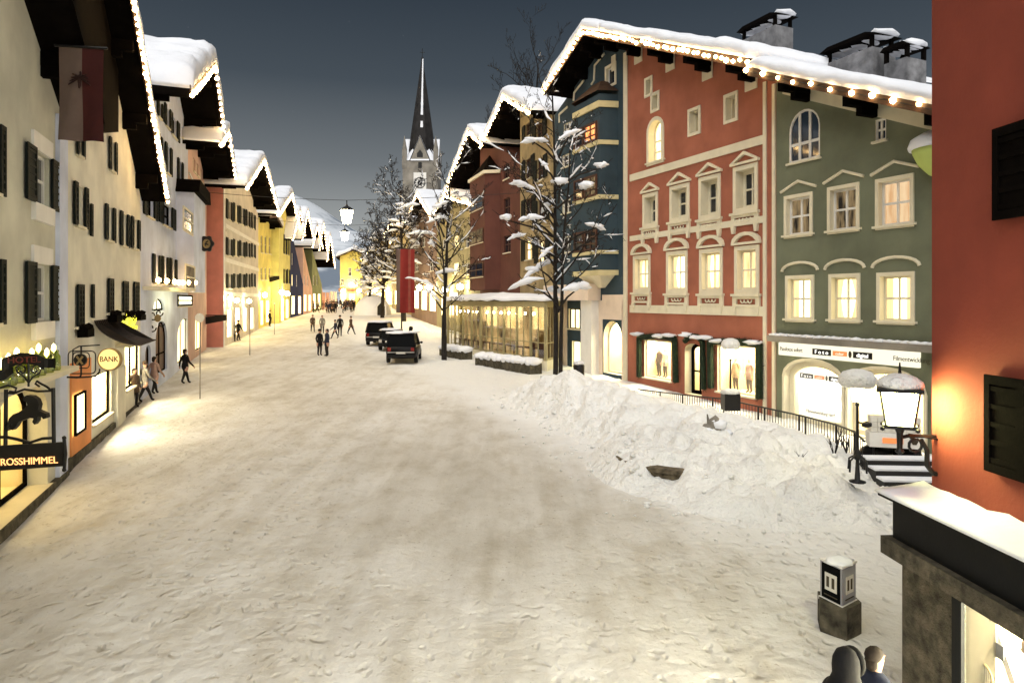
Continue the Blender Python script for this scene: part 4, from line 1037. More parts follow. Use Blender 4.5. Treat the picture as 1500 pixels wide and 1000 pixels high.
# ---- snowy hills behind the town
def hills_material():
    m, nt, out = newmat('snowy_hill'); p = pos(nt)
    a = noise_node(nt, p, .011, 5, .6, (1, 1, 2.2)); c = ramp(nt, a, [(.40, (.16, .20, .26, 1)), (.50, (.62, .66, .72, 1))])
    b = nt.nodes.new('ShaderNodeBsdfPrincipled'); nt.links.new(c, b.inputs['Base Color']); b.inputs['Roughness'].default_value = .9
    nt.links.new(b.outputs[0], out.inputs[0]); return m
M['hill'] = hills_material()
hv = []; hx = [-900 + 12*i for i in range(140)]; hy = [260 + 20*j for j in range(36)]
for y in hy:
    for x in hx:
        u = 750 + x/620*1000
        top = 98 if u < 445 else 98 - (u-445)*.40 if u < 520 else 68 - (u-520)*.08
        if u > 1200: top = 60
        t = max(0, min(1, (y-300)/320)); t = t*t*(3-2*t)
        k = 1 if y < 640 else max(.2, 1-(y-640)/700)
        hv.append((x, y, 2 + (max(top, 30)-2)*t*k + 5*noise.noise(Vector((x*.012, y*.012, 1)))*t + 2*noise.noise(Vector((x*.04, y*.04, 1)))*t))
n = len(hx); tag(MB().add(hv, [(j*n+i, j*n+i+1, (j+1)*n+i+1, (j+1)*n+i) for j in range(len(hy)-1) for i in range(n-1)]).build('hills', M['hill'], None, 0, True), kind='structure')

# ---- church
T = thing('church', 'stone church tower with tall dark spire and white clock face', 'church', (-18.8, 143, g(140)), 0)
gz = g(140); zt = 33.0 - gz; w = 3.55
MB().box(-w, w, -w, w, 0, zt).build('tower', M['gstone'], T)
gb = MB(); ga = MB(); sn = MB(); hg = 5.0
for k in range(4):
    c, s = math.cos(k*math.pi/2), math.sin(k*math.pi/2)
    r = lambda x, y, z: (x*c - y*s, x*s + y*c, z)
    gb.add([r(-2.0, -w-.04, zt), r(2.0, -w-.04, zt), r(0, -w-.04, zt+hg)], [(0, 1, 2)])
    ga.add([r(-.6, -w-.07, zt+.7), r(.6, -w-.07, zt+.7), r(.6, -w-.07, zt+1.5), r(0, -w-.07, zt+2.3), r(-.6, -w-.07, zt+1.5)], [(0, 1, 2, 3, 4)])
    for sx in (-1, 1):
        sn.add([r(sx*2.15, -w-.12, zt+.1), r(0, -w-.12, zt+hg+.25), r(0, -1.0, zt+hg+.25), r(sx*w, -w*.9, zt+.1)], [(0, 1, 2, 3)])
    sn.add([r(-1.9, -w-.35, zt), r(1.9, -w-.35, zt), r(1.9, -w, zt+.4), r(-1.9, -w, zt+.4)], [(0, 1, 2, 3)])
gb.build('gable', M['gstone'], T); ga.build('belfry_opening', M['black'], T); sn.build('gable_snow', M['snow'], T)
M['spire'] = pmat('dark_spire_shingle', (.022, .020, .020, 1), .8, .5, .8, 4, .05, streak=.2)
oc = lambda rr, z: [(rr*math.cos(t*math.pi/4+math.pi/8), rr*math.sin(t*math.pi/4+math.pi/8), z) for t in range(8)]
sp = MB(); zs = 55.0 - gz
rings = [oc(3.1, zt+1.2), oc(2.65, zt+4.5), oc(.14, zs)]
sp.add(sum(rings, []), [(i*8+k, i*8+(k+1) % 8, i*8+8+(k+1) % 8, i*8+8+k) for i in range(2) for k in range(8)])
sp.build('spire', M['spire'], T)
strip = MB()
for k in range(26):
    f0 = k/26; z0 = zt+4.5+(zs-zt-4.5)*f0; z1 = zt+4.5+(zs-zt-4.5)*(k+1)/26
    if f0 < .12 or (.30 > f0 > .2): continue
    wv = .10 + .28*(1-f0) * (.6+.6*abs(noise.noise(Vector((k*.6, 2, 3)))))
    rr = lambda z: (2.65+(.14-2.65)*(z-zt-4.5)/(zs-zt-4.5))*.925 + .05
    strip.add([(-wv+.15, -rr(z0), z0), (wv+.15, -rr(z0), z0), (wv+.15, -rr(z1), z1), (-wv+.15, -rr(z1), z1)], [(0, 1, 2, 3)])
strip.build('spire_snow', M['snow'], T)
MB().tube([(0, 0, zs-.2), (0, 0, zs+2.2)], .07, 5).tube([(-.5, 0, zs+1.4), (.5, 0, zs+1.4)], .06, 5).blob((0, 0, zs+.2), .25, 1, 0).build('cross', M['black'], T)
for sx in (-1, 1):
    for sy in (-1, 1):
        MB().prism_z([(sx*3.2-.45, sy*3.2-.45), (sx*3.2+.45, sy*3.2-.45), (sx*3.2+.45, sy*3.2+.45), (sx*3.2-.45, sy*3.2+.45)], zt-1.5, zt+2.2).lathe([(.55, 2.2), (.03, 5.2)], (sx*3.2, sy*3.2, zt), 6).build('pinnacle', M['gstone'], T)
zc = 4.5 + 172*.1395 - gz
ck = MB().box(-1.3, 1.3, -w-.1, -w, zc-2.1, zc+2.1).build('clock', M['paintw'], T)
cm = MB().ring([(1.15*math.cos(t*math.pi/12), zc+.0+1.15*math.sin(t*math.pi/12)) for t in range(24)], [(.98*math.cos(t*math.pi/12), zc+.98*math.sin(t*math.pi/12)) for t in range(24)], -w-.14, -w-.1)
for k in range(12):
    t = k*math.pi/6; cm.tube([(.75*math.cos(t), -w-.13, zc+.75*math.sin(t)), (.93*math.cos(t), -w-.13, zc+.93*math.sin(t))], .06, 4)
cm.tube([(0, -w-.15, zc), (.3, -w-.15, zc-.75)], .07, 4).tube([(0, -w-.15, zc), (-.35, -w-.15, zc+.3)], .08, 4)
cm.prism([(.5*math.cos(t*math.pi/8), zc+.5*math.sin(t*math.pi/8)) for t in range(16)], -w-.12, -w-.1)
cm.build('dial', M['black'], ck)
MB().box(-.35, .35, -w-.05, -w, zc+3.0, zc+4.2).build('window', M['black'], T)
# nave: steep snowy roof to the right of the tower
nv = MB().box(3.4, 13, -2.5, 14, 0, 20); nv.build('nave_wall', M['gstone'], T)
rf = MB().prism([(2.6, 20.2), (14, 20.2), (8.2, 30)], -3.2, 14.5); rf.build('nave_roof', M['snow'], T)
# ================================================================== TREES
M['bark'] = pmat('dark_bark', (.016, .013, .011, 1), .9, .4, 4, 24, .02, streak=0)
def tree(name, lab, base, stems, cat='tree', group=None, depth=4, spread=.7, seed=1, twig=.008, snow=.6, lo=.25, kids=(5, 4, 4, 3), lenk=.42, clumps=14, nseg=6, up=.25):
    rr = random.Random(seed); t = thing(name, lab, cat, base, 0, group)
    tk, cr, sn = MB(), MB(), MB()
    def grow(p, d, L, r, lev):
        n = nseg if lev < 2 else 4; pts = [p.copy()]; rad = [r]; q = p.copy(); dd = d.copy()
        for i in range(n):
            dd = (dd + Vector((rr.gauss(0, 1), rr.gauss(0, 1), rr.gauss(0, .7))) * (.035 if lev == 0 else .16) + Vector((0, 0, .06 if lev else 0))).normalized()
            q = q + dd*(L/n); pts.append(q.copy()); rad.append(max(r*(1-.72*(i+1)/n), twig*.6))
        (tk if lev <= 1 else cr).tube(pts, rad, 8 if lev == 0 else 6 if lev == 1 else 4 if lev == 2 else 3, cap=lev < 2)
        if snow and 1 <= lev <= 3 and rr.random() < snow*(1, 1, .8, .22)[lev]:
            i0 = rr.randint(0, 2); sp, sr = [], []; i1 = min(len(pts), i0 + rr.randint(3, 5))
            for i in range(i0, i1):
                steep = abs((pts[i]-pts[max(i-1, 0)]).normalized().z) if i else .5
                ra = (rad[i]*.7 + (.03, .03, .026, .016)[lev]*rr.uniform(.5, 1.6)) * (1 if steep < .8 else .35) * (.3 if i in (i0, i1-1) else 1)
                sp.append(pts[i] + Vector((0, 0, rad[i] + ra*.35))); sr.append(ra)
            if len(sp) > 2: sn.tube(sp, sr, 6)
        if lev >= depth: return pts
        nk = kids[min(lev, len(kids)-1)]
        for k in range(nk):
            f = lo + (1-lo)*(k+rr.random())/nk if lev == 0 else .25 + .75*(k+rr.random())/nk
            x = min(f*n, n-.001); i = int(x); b = pts[i].lerp(pts[i+1], x-i); ax = (pts[i+1]-pts[i]).normalized()
            a = rr.uniform(0, 6.283); perp = ax.orthogonal().normalized(); perp = Matrix.Rotation(a, 3, ax) @ perp
            nd = (ax*(1-spread) + perp*spread + Vector((0, 0, up))).normalized()
            grow(b, nd, L*lenk*rr.uniform(.7, 1.25)*(1.15-f*.4 if lev == 0 else 1), rad[i]*.55, lev+1)
        return pts
    allp = []
    for (x, y, d, L, r) in stems: allp.append(grow(Vector((x, y, -.2)), Vector(d).normalized(), L, r, 0))
    tk.build('trunk', M['bark'], t, 0, True); cr.build('crown', M['bark'], t)
    return t, sn
def snow_clump(sn, c, L, w, ang, tilt=0, rr=rnd):
    d = Vector((math.cos(ang), math.sin(ang), tilt)).normalized(); n = 11; pts, rad = [], []; sd = rr.uniform(0, 50)
    for k in range(n):
        f = k/(n-1) - .5
        pts.append(Vector(c) + d*L*f + Vector((.06*noise.noise(Vector((f*4, sd, 0))), 0, -.30*L*f*f + .05*noise.noise(Vector((f*5, sd, 3))))))
        rad.append(max(.02, w*math.sqrt(max(0, 1-(2*f)**2))*(.72 + .55*noise.noise(Vector((f*5.5, sd, 7))))))
    sn.tube(pts, rad, 9, flat=.72)
    sn.blob(Vector(c) + d*L*rr.uniform(-.2, .2) + Vector((0, 0, w*.15)), (w*rr.uniform(.9, 1.4), w*.8, w*.5), 2, .6, 1.8)

# the big double stemmed tree in front of the blue house
by = 30.5; base = Vector((2.04, by, g(by)+.55))
t, sn = tree('snowy_tree', 'tall double stemmed tree with heavy snow on its branches before the blue house', base,
     [(-.10, 0, (-.012, .01, 1), 13.2, .125), (.13, .05, (.018, -.01, 1), 10.8, .10)], seed=21, depth=4, kids=(14, 7, 5, 4), lenk=.27, spread=.74, lo=.30, snow=.55, twig=.015)
for u, v, L, w, a, ti in ((845, 420, 1.5, .30, 0, .1), (815, 425, .8, .22, 0, -.2), (790, 390, 1.7, .22, 0, .55), (770, 412, 1.8, .2, 0, .3), (872, 330, 1.1, .16, 0, -.25), (835, 195, 1.2, .18, 0, .45),
                          (783, 205, 1.3, .2, 0, .1), (882, 242, .5, .22, 0, .5), (858, 272, .6, .26, 0, .2), (822, 266, .6, .26, 0, .4), (765, 270, 1.2, .22, 0, -.2), (800, 368, .9, .14, 0, .9), (778, 318, 1.1, .2, 0, .1),
                          (757, 345, .9, .14, 0, .3), (797, 240, .8, .12, 0, -1.2), (740, 318, .5, .2, 0, 0), (803, 300, .9, .16, 0, .9)):
    p = P(u, v, by + rnd.uniform(-.7, .5)) - base; snow_clump(sn, p, L, w*1.15, a + rnd.uniform(-.5, .5), ti)
    # the bough that carries the clump
    q = Vector((.03, .03, max(p.z - 1.0, 1.5))); m = MB()
    m.tube([q, q.lerp(p, .5) + Vector((0, 0, .05)), p + Vector((0, 0, -.12)), p + (p-q)*.25 + Vector((0, 0, .1))], [.06, .045, .03, .01], 6); m.build('limb', M['bark'], t)
sn.build('snow_clumps', M['snow'], t, 0, True)
# second street tree beside the cars
by = 43.5; base = Vector((-4.35, by, g(by)))
t, sn = tree('snowy_tree', 'slender snowy street tree between the parked cars and the glass pavilion', base, [(0, 0, (-.03, 0, 1), 12.5, .15), (.1, 0, (.03, .03, 1), 9.5, .10)], seed=8, depth=4, kids=(12, 7, 5, 4), lenk=.28, lo=.36, snow=.6, twig=.02)
for u, v, L, w, a, ti in ((615, 410, 2.0, .26, 0, -.3), (632, 430, 1.4, .2, 0, -.7), (655, 396, 1.6, .32, 0, .1), (640, 320, 1.5, .3, 0, .3), (618, 340, 1.8, .3, 0, 0), (632, 355, .6, .3, 0, -1.5), (600, 300, 1.3, .25, 0, .2), (645, 300, 1.3, .3, 0, .6)):
    p = P(u, v, by + rnd.uniform(-.6, .4)) - base; snow_clump(sn, p, L, w*.8, a, ti)
    q = Vector((.03, .03, max(p.z - 1.2, 1.5))); MB().tube([q, q.lerp(p, .5), p + Vector((0, 0, -.12))], [.07, .05, .02], 6).build('limb', M['bark'], t)
sn.build('snow_clumps', M['snow'], t, 0, True)
# bushy snow laden trees below the church
for k, (u, yy, top, lab) in enumerate(((592, 84, 236, 'tall bushy snow dusted tree in front of the church tower'), (560, 92, 290, 'broad bushy snow dusted tree left of the church tower'), (540, 100, 330, 'lower bushy snow dusted tree near the far end of the street'))):
    base = Vector(((u-750)/1000*yy, yy, g(yy))); hh = (4.5 + (440-top)*yy/1000 - base.z)*.84
    t, sn = tree('bushy_tree', lab, base, [(0, 0, (0, 0, 1), hh, .28)], seed=30+k, depth=4, kids=(20, 9, 6, 5), lenk=.33, lo=.3, spread=.75, snow=.55, twig=.034, group='bushy trees below the church')
    for i in range(60):
        a = rnd.uniform(0, 6.28); f = rnd.uniform(.28, .88); rad = hh*.3*(1.05-f)*rnd.uniform(.4, 1)
        snow_clump(sn, (rad*math.cos(a)*1.2, rad*math.sin(a), hh*f), rnd.uniform(.9, 1.9), .26, rnd.uniform(0, 3), rnd.uniform(-.3, .3))
    sn.build('snow_clumps', M['snow'], t, 0, True)
# bare trees rising behind the roofs
for k, (u, top, yy, hh, lab) in enumerate(((790, 58, 76, 17, 'tall bare tree rising behind the straw coloured roof'), (722, 150, 80, 14, 'bare tree rising behind the brick red roof'), (752, 112, 78, 13, 'smaller bare tree between the two trees behind the roofs'))):
    ztop = 4.5 + (440-top)*yy/1000 - 3.2; base = Vector(((u-750)/1000*yy, yy, ztop-hh))
    # the wooded slope behind the houses
    t, sn = tree('bare_tree', lab, base, [(0, 0, (0, 0, 1), hh, .26)], seed=50+k, depth=4, kids=(12, 6, 5, 3), lenk=.36, lo=.25, spread=.55, snow=0, twig=.026, up=.35, group='bare trees behind the roofs')

slope = MB(); sv = []
for j in range(12):
    for i in range(12):
        x = 0 + 2.0*i; y = 66 + 2.4*j; f = max(0, min(1, (y-64)/10)); sv.append((x + (y-66)*-.2, y, g(y) + f*18 + noise.noise(Vector((x*.2, y*.2, 0)))*.8))
slope.add(sv, [(j*12+i, j*12+i+1, (j+1)*12+i+1, (j+1)*12+i) for j in range(11) for i in range(11)])
tag(slope.build('hillside', M['snow'], None, 0, True), kind='structure')

# ================================================================== LAMPS
M['lantern_glass'] = M['lamp']
# lantern on the red wall
yl = 7.9; c = P(1318, 628, yl)
t = thing('wall_lantern', 'large glowing lantern with domed snow cap on a scrolled bracket at the red wall', 'lantern', c)
hw0, hw1, hh = .125, .185, .44
M['lamp_wall'] = emat('wall_lantern_glow', (1, .96, .40, 1), 46)
gl = MB(); gl.add([(-hw0, -hw0, .06), (hw0, -hw0, .06), (hw0, hw0, .06), (-hw0, hw0, .06), (-hw1, -hw1, hh), (hw1, -hw1, hh), (hw1, hw1, hh), (-hw1, hw1, hh)], [(0, 1, 5, 4), (1, 2, 6, 5), (2, 3, 7, 6), (3, 0, 4, 7), (0, 3, 2, 1)])
gl.build('glass', M['lamp_wall'], t).rotation_euler.z = -.5
fr = MB()
for sx in (-1, 1):
    for sy in (-1, 1): fr.tube([(sx*(hw0+.012), sy*(hw0+.012), .04), (sx*(hw1+.012), sy*(hw1+.012), hh+.02)], .014, 5)
fr.box(-hw0-.05, hw0+.05, -hw0-.05, hw0+.05, .02, .06).box(-hw1-.05, hw1+.05, -hw1-.05, hw1+.05, hh, hh+.04)
for sx in (-1, 1):
    for sy in (-1, 1): fr.blob((sx*(hw0+.05), sy*(hw0+.05), .02), .03, 1, 0)
fr.lathe([(.06, .02), (.035, -.05), (.03, -.22), (.05, -.26), (.01, -.3)], n=10).build('frame', M['black'], t).rotation_euler.z = -.5
MB().lathe([(.22, hh+.03), (.25, hh+.06), (.24, hh+.11), (.17, hh+.165), (.07, hh+.20), (.01, hh+.205)], n=24).build('snow_cap', M['bank'], t, 0, True)
MB().tube([(0, 0, hh+.17), (0, 0, hh+.33)], [.025, .008], 6).build('finial', M['black'], t)
br = MB(); br.tube([(0, 0, -.10), (.1, 0, -.08), (.62, .05, -.10)], .022, 6)
br.tube([(.12, 0, -.1)] + [(.18+.075*math.cos(a*.6+1.6), 0, -.19+.075*math.sin(a*.6+1.6)) for a in range(11)], .016, 6)
br.tube([(.25, 0, -.12), (.32, .01, -.25), (.32, .01, -.42), (.4, .02, -.52), (.6, .03, -.55)], [.02, .028, .03, .03, .026], 7)
br.tube([(.1, 0, -.06), (.45, .0, -.12), (.585, -.35, -.13)], .012, 5).blob((.58, -.36, -.13), .035, 1, 0)
br.build('bracket', M['black'], t)
# lamp on a post in the bank
def post_lamp(lab, c, hgt, capw, base=True, lampm='lamp'):
    t = thing('lamp_post', lab, 'street lamp', c)
    MB().lathe([(.17, 0), (.18, .03), (.06, .06), (.035, .5), (.03, hgt-.45), (.05, hgt-.42), (.03, hgt-.36), (.08, hgt-.34)], n=10).build('post', M['black'], t, 0, True)
    f = MB()
    if base:
        f.lathe([(.05, .5), (.10, .55), (.07, .68), (.035, .75)], n=8)
        for k in range(4):
            a = k*math.pi/2+.4; f.tube([(.04*math.cos(a), .04*math.sin(a), .62), (.22*math.cos(a), .22*math.sin(a), .5), (.24*math.cos(a), .24*math.sin(a), .25)], .022, 5)
        f.blob((.18, -.06, hgt-.85), (.13, .07, .08), 1, .2)
        f.tube([(0, 0, hgt-.8), (.15, -.05, hgt-.84)], .02, 5)
    else: f.box(-.28, .28, -.25, .25, -.1, .5)
    f.build('base', M['black'], t)
    MB().lathe([(.10, hgt-.34), (.15, hgt-.02), (.02, hgt)], n=8).build('glass', M[lampm], t)
    MB().lathe([(capw*.8, hgt-.02), (capw, hgt+.08), (capw*.97, hgt+.2), (capw*.75, hgt+.32), (capw*.3, hgt+.38), (.01, hgt+.385)], n=22).build('snow_cap', M['bank'], t, 0, True)
    if not base: MB().blob((0, 0, .55), (.38, .34, .12), 2, .3).build('snow', M['bank'], t, 0, True)
    return t
cp = P(1256, 706, 15.3); post_lamp('black lamp post under a broad snow cushion, standing in the snow bank near the steps', cp, 2.15, .40)
cp = P(1070, 596, 24.6); post_lamp('slim lamp post with snow on its cap by the railing, against the right garlanded window', cp, 2.1, .33, False)
# lanterns hung over the street
def hung(lab, u, v, y, w, x0, x1, dz0, dz1):
    c = P(u, v, y); t = thing('hanging_lantern', lab, 'street lantern', c, 0, 'lanterns hung on cables over the street')
    MB().lathe([(w*.32, -w*.62), (w*.52, w*.42), (w*.1, w*.46)], n=6).build('glass', M['lampfar'], t)
    f = MB().lathe([(w*.62, w*.42), (w*.60, w*.47), (w*.3, w*.7), (w*.12, w*.78), (.02, w*1.0)], n=6); f.tube([(0, 0, w*.9), (0, 0, w*1.25)], .03, 5)
    for k in range(6):
        a = k*math.pi/3; f.tube([(w*.33*math.cos(a), w*.33*math.sin(a), -w*.62), (w*.53*math.cos(a), w*.53*math.sin(a), w*.42)], .018, 4)
    f.build('frame', M['black'], t)
    pts = [(x0-c.x, 0, w*1.25+dz0), (0, 0, w*1.25), (x1-c.x, 0, w*1.25+dz1)]
    full = [Vector(pts[0]).lerp(Vector(pts[1]), k/6) + Vector((0, 0, -.1*math.sin(k/6*math.pi))) for k in range(7)] + [Vector(pts[1]).lerp(Vector(pts[2]), k/6) + Vector((0, 0, -.1*math.sin(k/6*math.pi))) for k in range(1, 7)]
    MB().tube(full, .014, 4).build('cable', M['black'], t)
hung('nearer and larger glowing lantern on a cable over the street', 508, 316, 40, .72, -19.2, 4.2, .6, .7)
hung('farther and smaller glowing lantern hung below the first over the street', 505, 345, 60, .70, -23.8, -2.2, .8, .8)

# ================================================================== SIGNS ON THE LEFT
M['signblack'] = pmat('black_sign_board', (.012, .011, .010, 1), .5, .2, 4, 20, .004, streak=0)
M['orangeletters'] = emat('glowing_orange_letters', (1, .42, .14, 1), .9)
M['redletters'] = pmat('dull_red_letters', (.16, .035, .025, 1), .6, .1, 4, 20, .002, streak=0)
M['cardboard'] = pmat('amber_sign_panel', (.34, .24, .10, 1), .6, .3, 3, 20, .004, streak=0)
Y = 12.0; t = thing('hotel_sign', 'wrought iron hotel sign with a leaping horse and a dark board lettered ROSSHIMMEL', 'hanging sign', P(-46, 600, Y))
o = P(-46, 600, Y)
def q(u, v, dy=0): p = P(u, v, Y) - o; return (p.x, dy, p.z)
fr = MB()
fr.tube([q(8, 575), q(20, 576), q(36, 570), q(55, 573), q(78, 572)], .022, 6).tube([q(9, 570), q(8, 655)], .035, 6).tube([q(78, 568), q(79, 648)], .035, 6)
fr.tube([q(10, 640), q(25, 643), q(44, 648), q(62, 642), q(78, 641)], .028, 6)
for sx in (-1, 1):
    fr.tube([q(42, 561)] + [q(42+sx*d, v) for d, v in ((6, 552), (16, 546), (19, 538), (12, 534), (6, 537), (4, 543), (9, 547), (12, 543))], .014, 5)
fr.tube([q(42, 528), q(42, 566)], .018, 5)
fr.tube([q(78, 574), q(68, 566), q(60, 562), q(54, 558), (q(52, 562)), q(58, 566)], .02, 5).tube([q(-46, 572), q(0, 568), q(12, 564), q(24, 568), q(22, 574), q(14, 573)], .02, 5)
fr.tube([q(-46, 640), q(10, 640)], .03, 6)
fr.build('frame', M['black'], t)
rb = MB()
def band(us, vt, vb, dy):
    vs = [q(u, v, dy + .06*math.sin(i*1.1)) for i, (u, v) in enumerate(zip(us, vt))] + [q(u, v, dy + .06*math.sin(i*1.1)) for i, (u, v) in enumerate(zip(us, vb))]
    vs2 = [(x, y+.02, z) for x, y, z in vs]; n = len(us)
    rb.add(vs + vs2, [(i, i+1, n+i+1, n+i) for i in range(n-1)] + [(2*n+i, 2*n+i+1, 3*n+i+1, 3*n+i) for i in range(n-1)] + [(i, i+1, 2*n+i+1, 2*n+i) for i in range(n-1)] + [(n+i, n+i+1, 3*n+i+1, 3*n+i) for i in range(n-1)])
band([2, 10, 25, 42, 58, 66], [526, 521, 517, 517, 519, 523], [545, 539, 534, 533, 535, 541], 0)
band([58, 64, 72, 78], [524, 526, 526, 525], [537, 540, 539, 540], .05); band([-8, 2, 12], [545, 540, 532], [560, 556, 548], .05)
r = rb.build('ribbon', M['signblack'], t)
p = q(38, 527); text('HOTEL', .15, M['redletters'], r, (p[0], -.05, p[2]), (math.pi/2, math.radians(-2), 0), sx=1.25)
# horse, side outline given body thickness
hs = [(14, 620), (16, 612), (22, 606), (30, 603), (38, 598), (43, 592), (41, 588), (37, 586), (37, 581), (42, 578), (50, 579), (57, 584), (60, 592), (58, 600), (63, 602), (70, 605), (71, 611), (66, 613), (63, 609), (58, 609), (57, 616), (53, 621), (50, 617), (52, 612), (46, 611), (38, 614), (30, 617), (26, 624), (21, 629), (17, 626), (21, 620), (17, 622), (14, 630), (11, 627)]
hp = [(q(u, v)[0], q(u, v)[2]) for u, v in hs]
MB().prism(hp, -.05, .05).build('horse', M['signblack'], t)
bd = MB().add([q(-46, 655, -.03), q(93, 647, -.03), q(94, 682, -.03), q(-46, 692, -.03), q(-46, 655, .03), q(93, 647, .03), q(94, 682, .03), q(-46, 692, .03)], [(0, 1, 2, 3), (4, 5, 6, 7), (0, 1, 5, 4), (2, 3, 7, 6), (1, 2, 6, 5), (0, 3, 7, 4)])
bd.tube([q(94, 643), q(96, 664), q(94, 688)], .028, 6).blob(q(94, 641), .04, 1, 0).blob(q(94, 688), .04, 1, 0)
b = bd.build('board', M['signblack'], t)
p = q(45, 674.5); text('ROSSHIMMEL', .172, M['orangeletters'], b, (p[0], -.045, p[2]), (math.pi/2, math.radians(-2.5), 0), sx=1.0)

Y = 17.75; o = P(95, 527, Y); t = thing('bank_sign', 'round amber BANK sign with a wrought frame of nested squares holding a gable cross', 'hanging sign', o)
def q(u, v, dy=0): p = P(u, v, Y) - o; return (p.x, dy, p.z)
def rrect(u0, v0, u1, v1, r=5):
    pts = []
    for cx, cy, a0 in ((u1-r, v0+r, -90), (u1-r, v1-r, 0), (u0+r, v1-r, 90), (u0+r, v0+r, 180)):
        for k in range(4): a = math.radians(a0+30*k); pts.append(q(cx+r*math.cos(a), cy+r*math.sin(a)))
    return pts + [pts[0]]
fr = MB().tube(rrect(92, 503, 119, 552, 4)[3:-1], .022, 5).tube(rrect(100, 514, 140, 547, 6), .016, 5).tube(rrect(107, 516, 131, 539, 5), .014, 5)
fr.tube([q(92, 552), q(112, 553), q(140, 551), q(146, 544), q(146, 540)], .022, 5).tube([q(106, 545), q(107, 512), q(116, 507), q(146, 505)], .018, 5)
fr.build('frame', M['black'], t)
bc = q(118, 527); disc = MB().prism([(bc[0]+.16*math.cos(k*math.pi/12), bc[2]+.16*math.sin(k*math.pi/12)) for k in range(24)], -.03, .03); e = disc.build('emblem', M['signblack'], t)
x = MB()
for sx in (-1, 1): x.prism([(bc[0]-sx*.10, bc[2]-.10), (bc[0]-sx*.06, bc[2]-.12), (bc[0]+sx*.10, bc[2]+.08), (bc[0]+sx*.06, bc[2]+.11)], -.045, -.03 - .002*sx)
x.build('gable_cross', M['cardboard'], e)
bc = q(161, 526); rx, rz = .285, .275
disc = MB().prism([(bc[0]+rx*math.cos(k*math.pi/18), bc[2]+rz*math.sin(k*math.pi/18)) for k in range(36)], -.04, .04)
M['amber'] = emat('backlit_amber_disc', (.80, .50, .17, 1), .75)
d = disc.build('disc', M['amber'], t)
MB().ring([(bc[0]+(rx+.02)*math.cos(k*math.pi/18), bc[2]+(rz+.02)*math.sin(k*math.pi/18)) for k in range(36)], [(bc[0]+(rx-.01)*math.cos(k*math.pi/18), bc[2]+(rz-.01)*math.sin(k*math.pi/18)) for k in range(36)], -.05, .05).build('rim', M['cardboard'], d)
text('BANK', .20, M['ink'], d, (bc[0], -.046, bc[2]), (math.pi/2, 0, 0), sx=.92)

# round tavern sign on its bracket by the bay window, and the dark scrolled sign over the arched doors
Y = 41; o = P(262, 352, Y); t = thing('tavern_sign', 'round wreath shaped tavern sign on a long iron bracket beside the coral wall', 'hanging sign', o)
def q(u, v, dy=0): p = P(u, v, Y) - o; return (p.x, dy, p.z)
MB().tube([q(250, 350), q(296, 346)], .035, 5).tube([q(252, 360), q(268, 354), q(290, 347)], .025, 5).build('bracket', M['black'], t)
c = q(303, 357); MB().ring([(c[0]+.40*(1+.12*math.cos(k*math.pi/3))*math.cos(k*math.pi/18), c[2]+.47*(1+.1*math.cos(k*math.pi/3))*math.sin(k*math.pi/18)) for k in range(36)], [(c[0]+.24*math.cos(k*math.pi/18), c[2]+.28*math.sin(k*math.pi/18)) for k in range(36)], -.05, .05).build('wreath', M['black'], t)
MB().prism([(c[0]+.25*math.cos(k*math.pi/9), c[2]+.29*math.sin(k*math.pi/9)) for k in range(18)], -.03, .03).build('shield', M['cardboard'], t)
MB().tube([(c[0]-.08, -.05, c[2]-.15), (c[0]-.02, -.05, c[2]+.1), (c[0]+.1, -.05, c[2]+.16)], .04, 4).tube([(c[0]-.1, -.05, c[2]), (c[0]+.12, -.05, c[2]-.05)], .035, 4).build('figure_mark', M['black'], t)
Y = 31; o = P(214, 470, Y); t = thing('scroll_sign', 'dark scrolled iron shop sign with a small amber plate over the arched brown door', 'hanging sign', o)
def q(u, v, dy=0): p = P(u, v, Y) - o; return (p.x, dy, p.z)
m = MB().tube([q(206, 455), q(238, 452)], .03, 5)
for cx, cy, r in ((224, 462, 8), (233, 458, 6), (222, 480, 7), (236, 474, 5)): m.tube([q(cx+r*(1-k/14)*math.cos(k*.6), cy+r*(1-k/14)*math.sin(k*.6)) for k in range(12)], .03, 5)
m.build('scrolls', M['black'], t)
c = q(231, 466); MB().prism([(c[0]+.14*math.cos(k*math.pi/8), c[2]+.17*math.sin(k*math.pi/8)) for k in range(16)], -.03, .03).build('plate', M['cardboard'], t)
# small dark board signs further down
for k, (u, v, yy, w, lab) in enumerate(((402, 410, 78, 1.1, 'small dark double board sign on the yellow house'), (316, 470, 50, 1.6, 'slanted black canopy sign below the coral wall'))):
    p = P(u, v, yy); t = thing('board_sign', lab, 'hanging sign', p)
    MB().prism([(-w*.5, -.25), (w*.5, .05), (w*.5, .45), (-w*.5, .3)], -.06, .06).build('board', M['signblack'], t); MB().tube([(-w*.8, 0, .4), (w*.5, 0, .42)], .04, 5).build('bracket', M['black'], t)

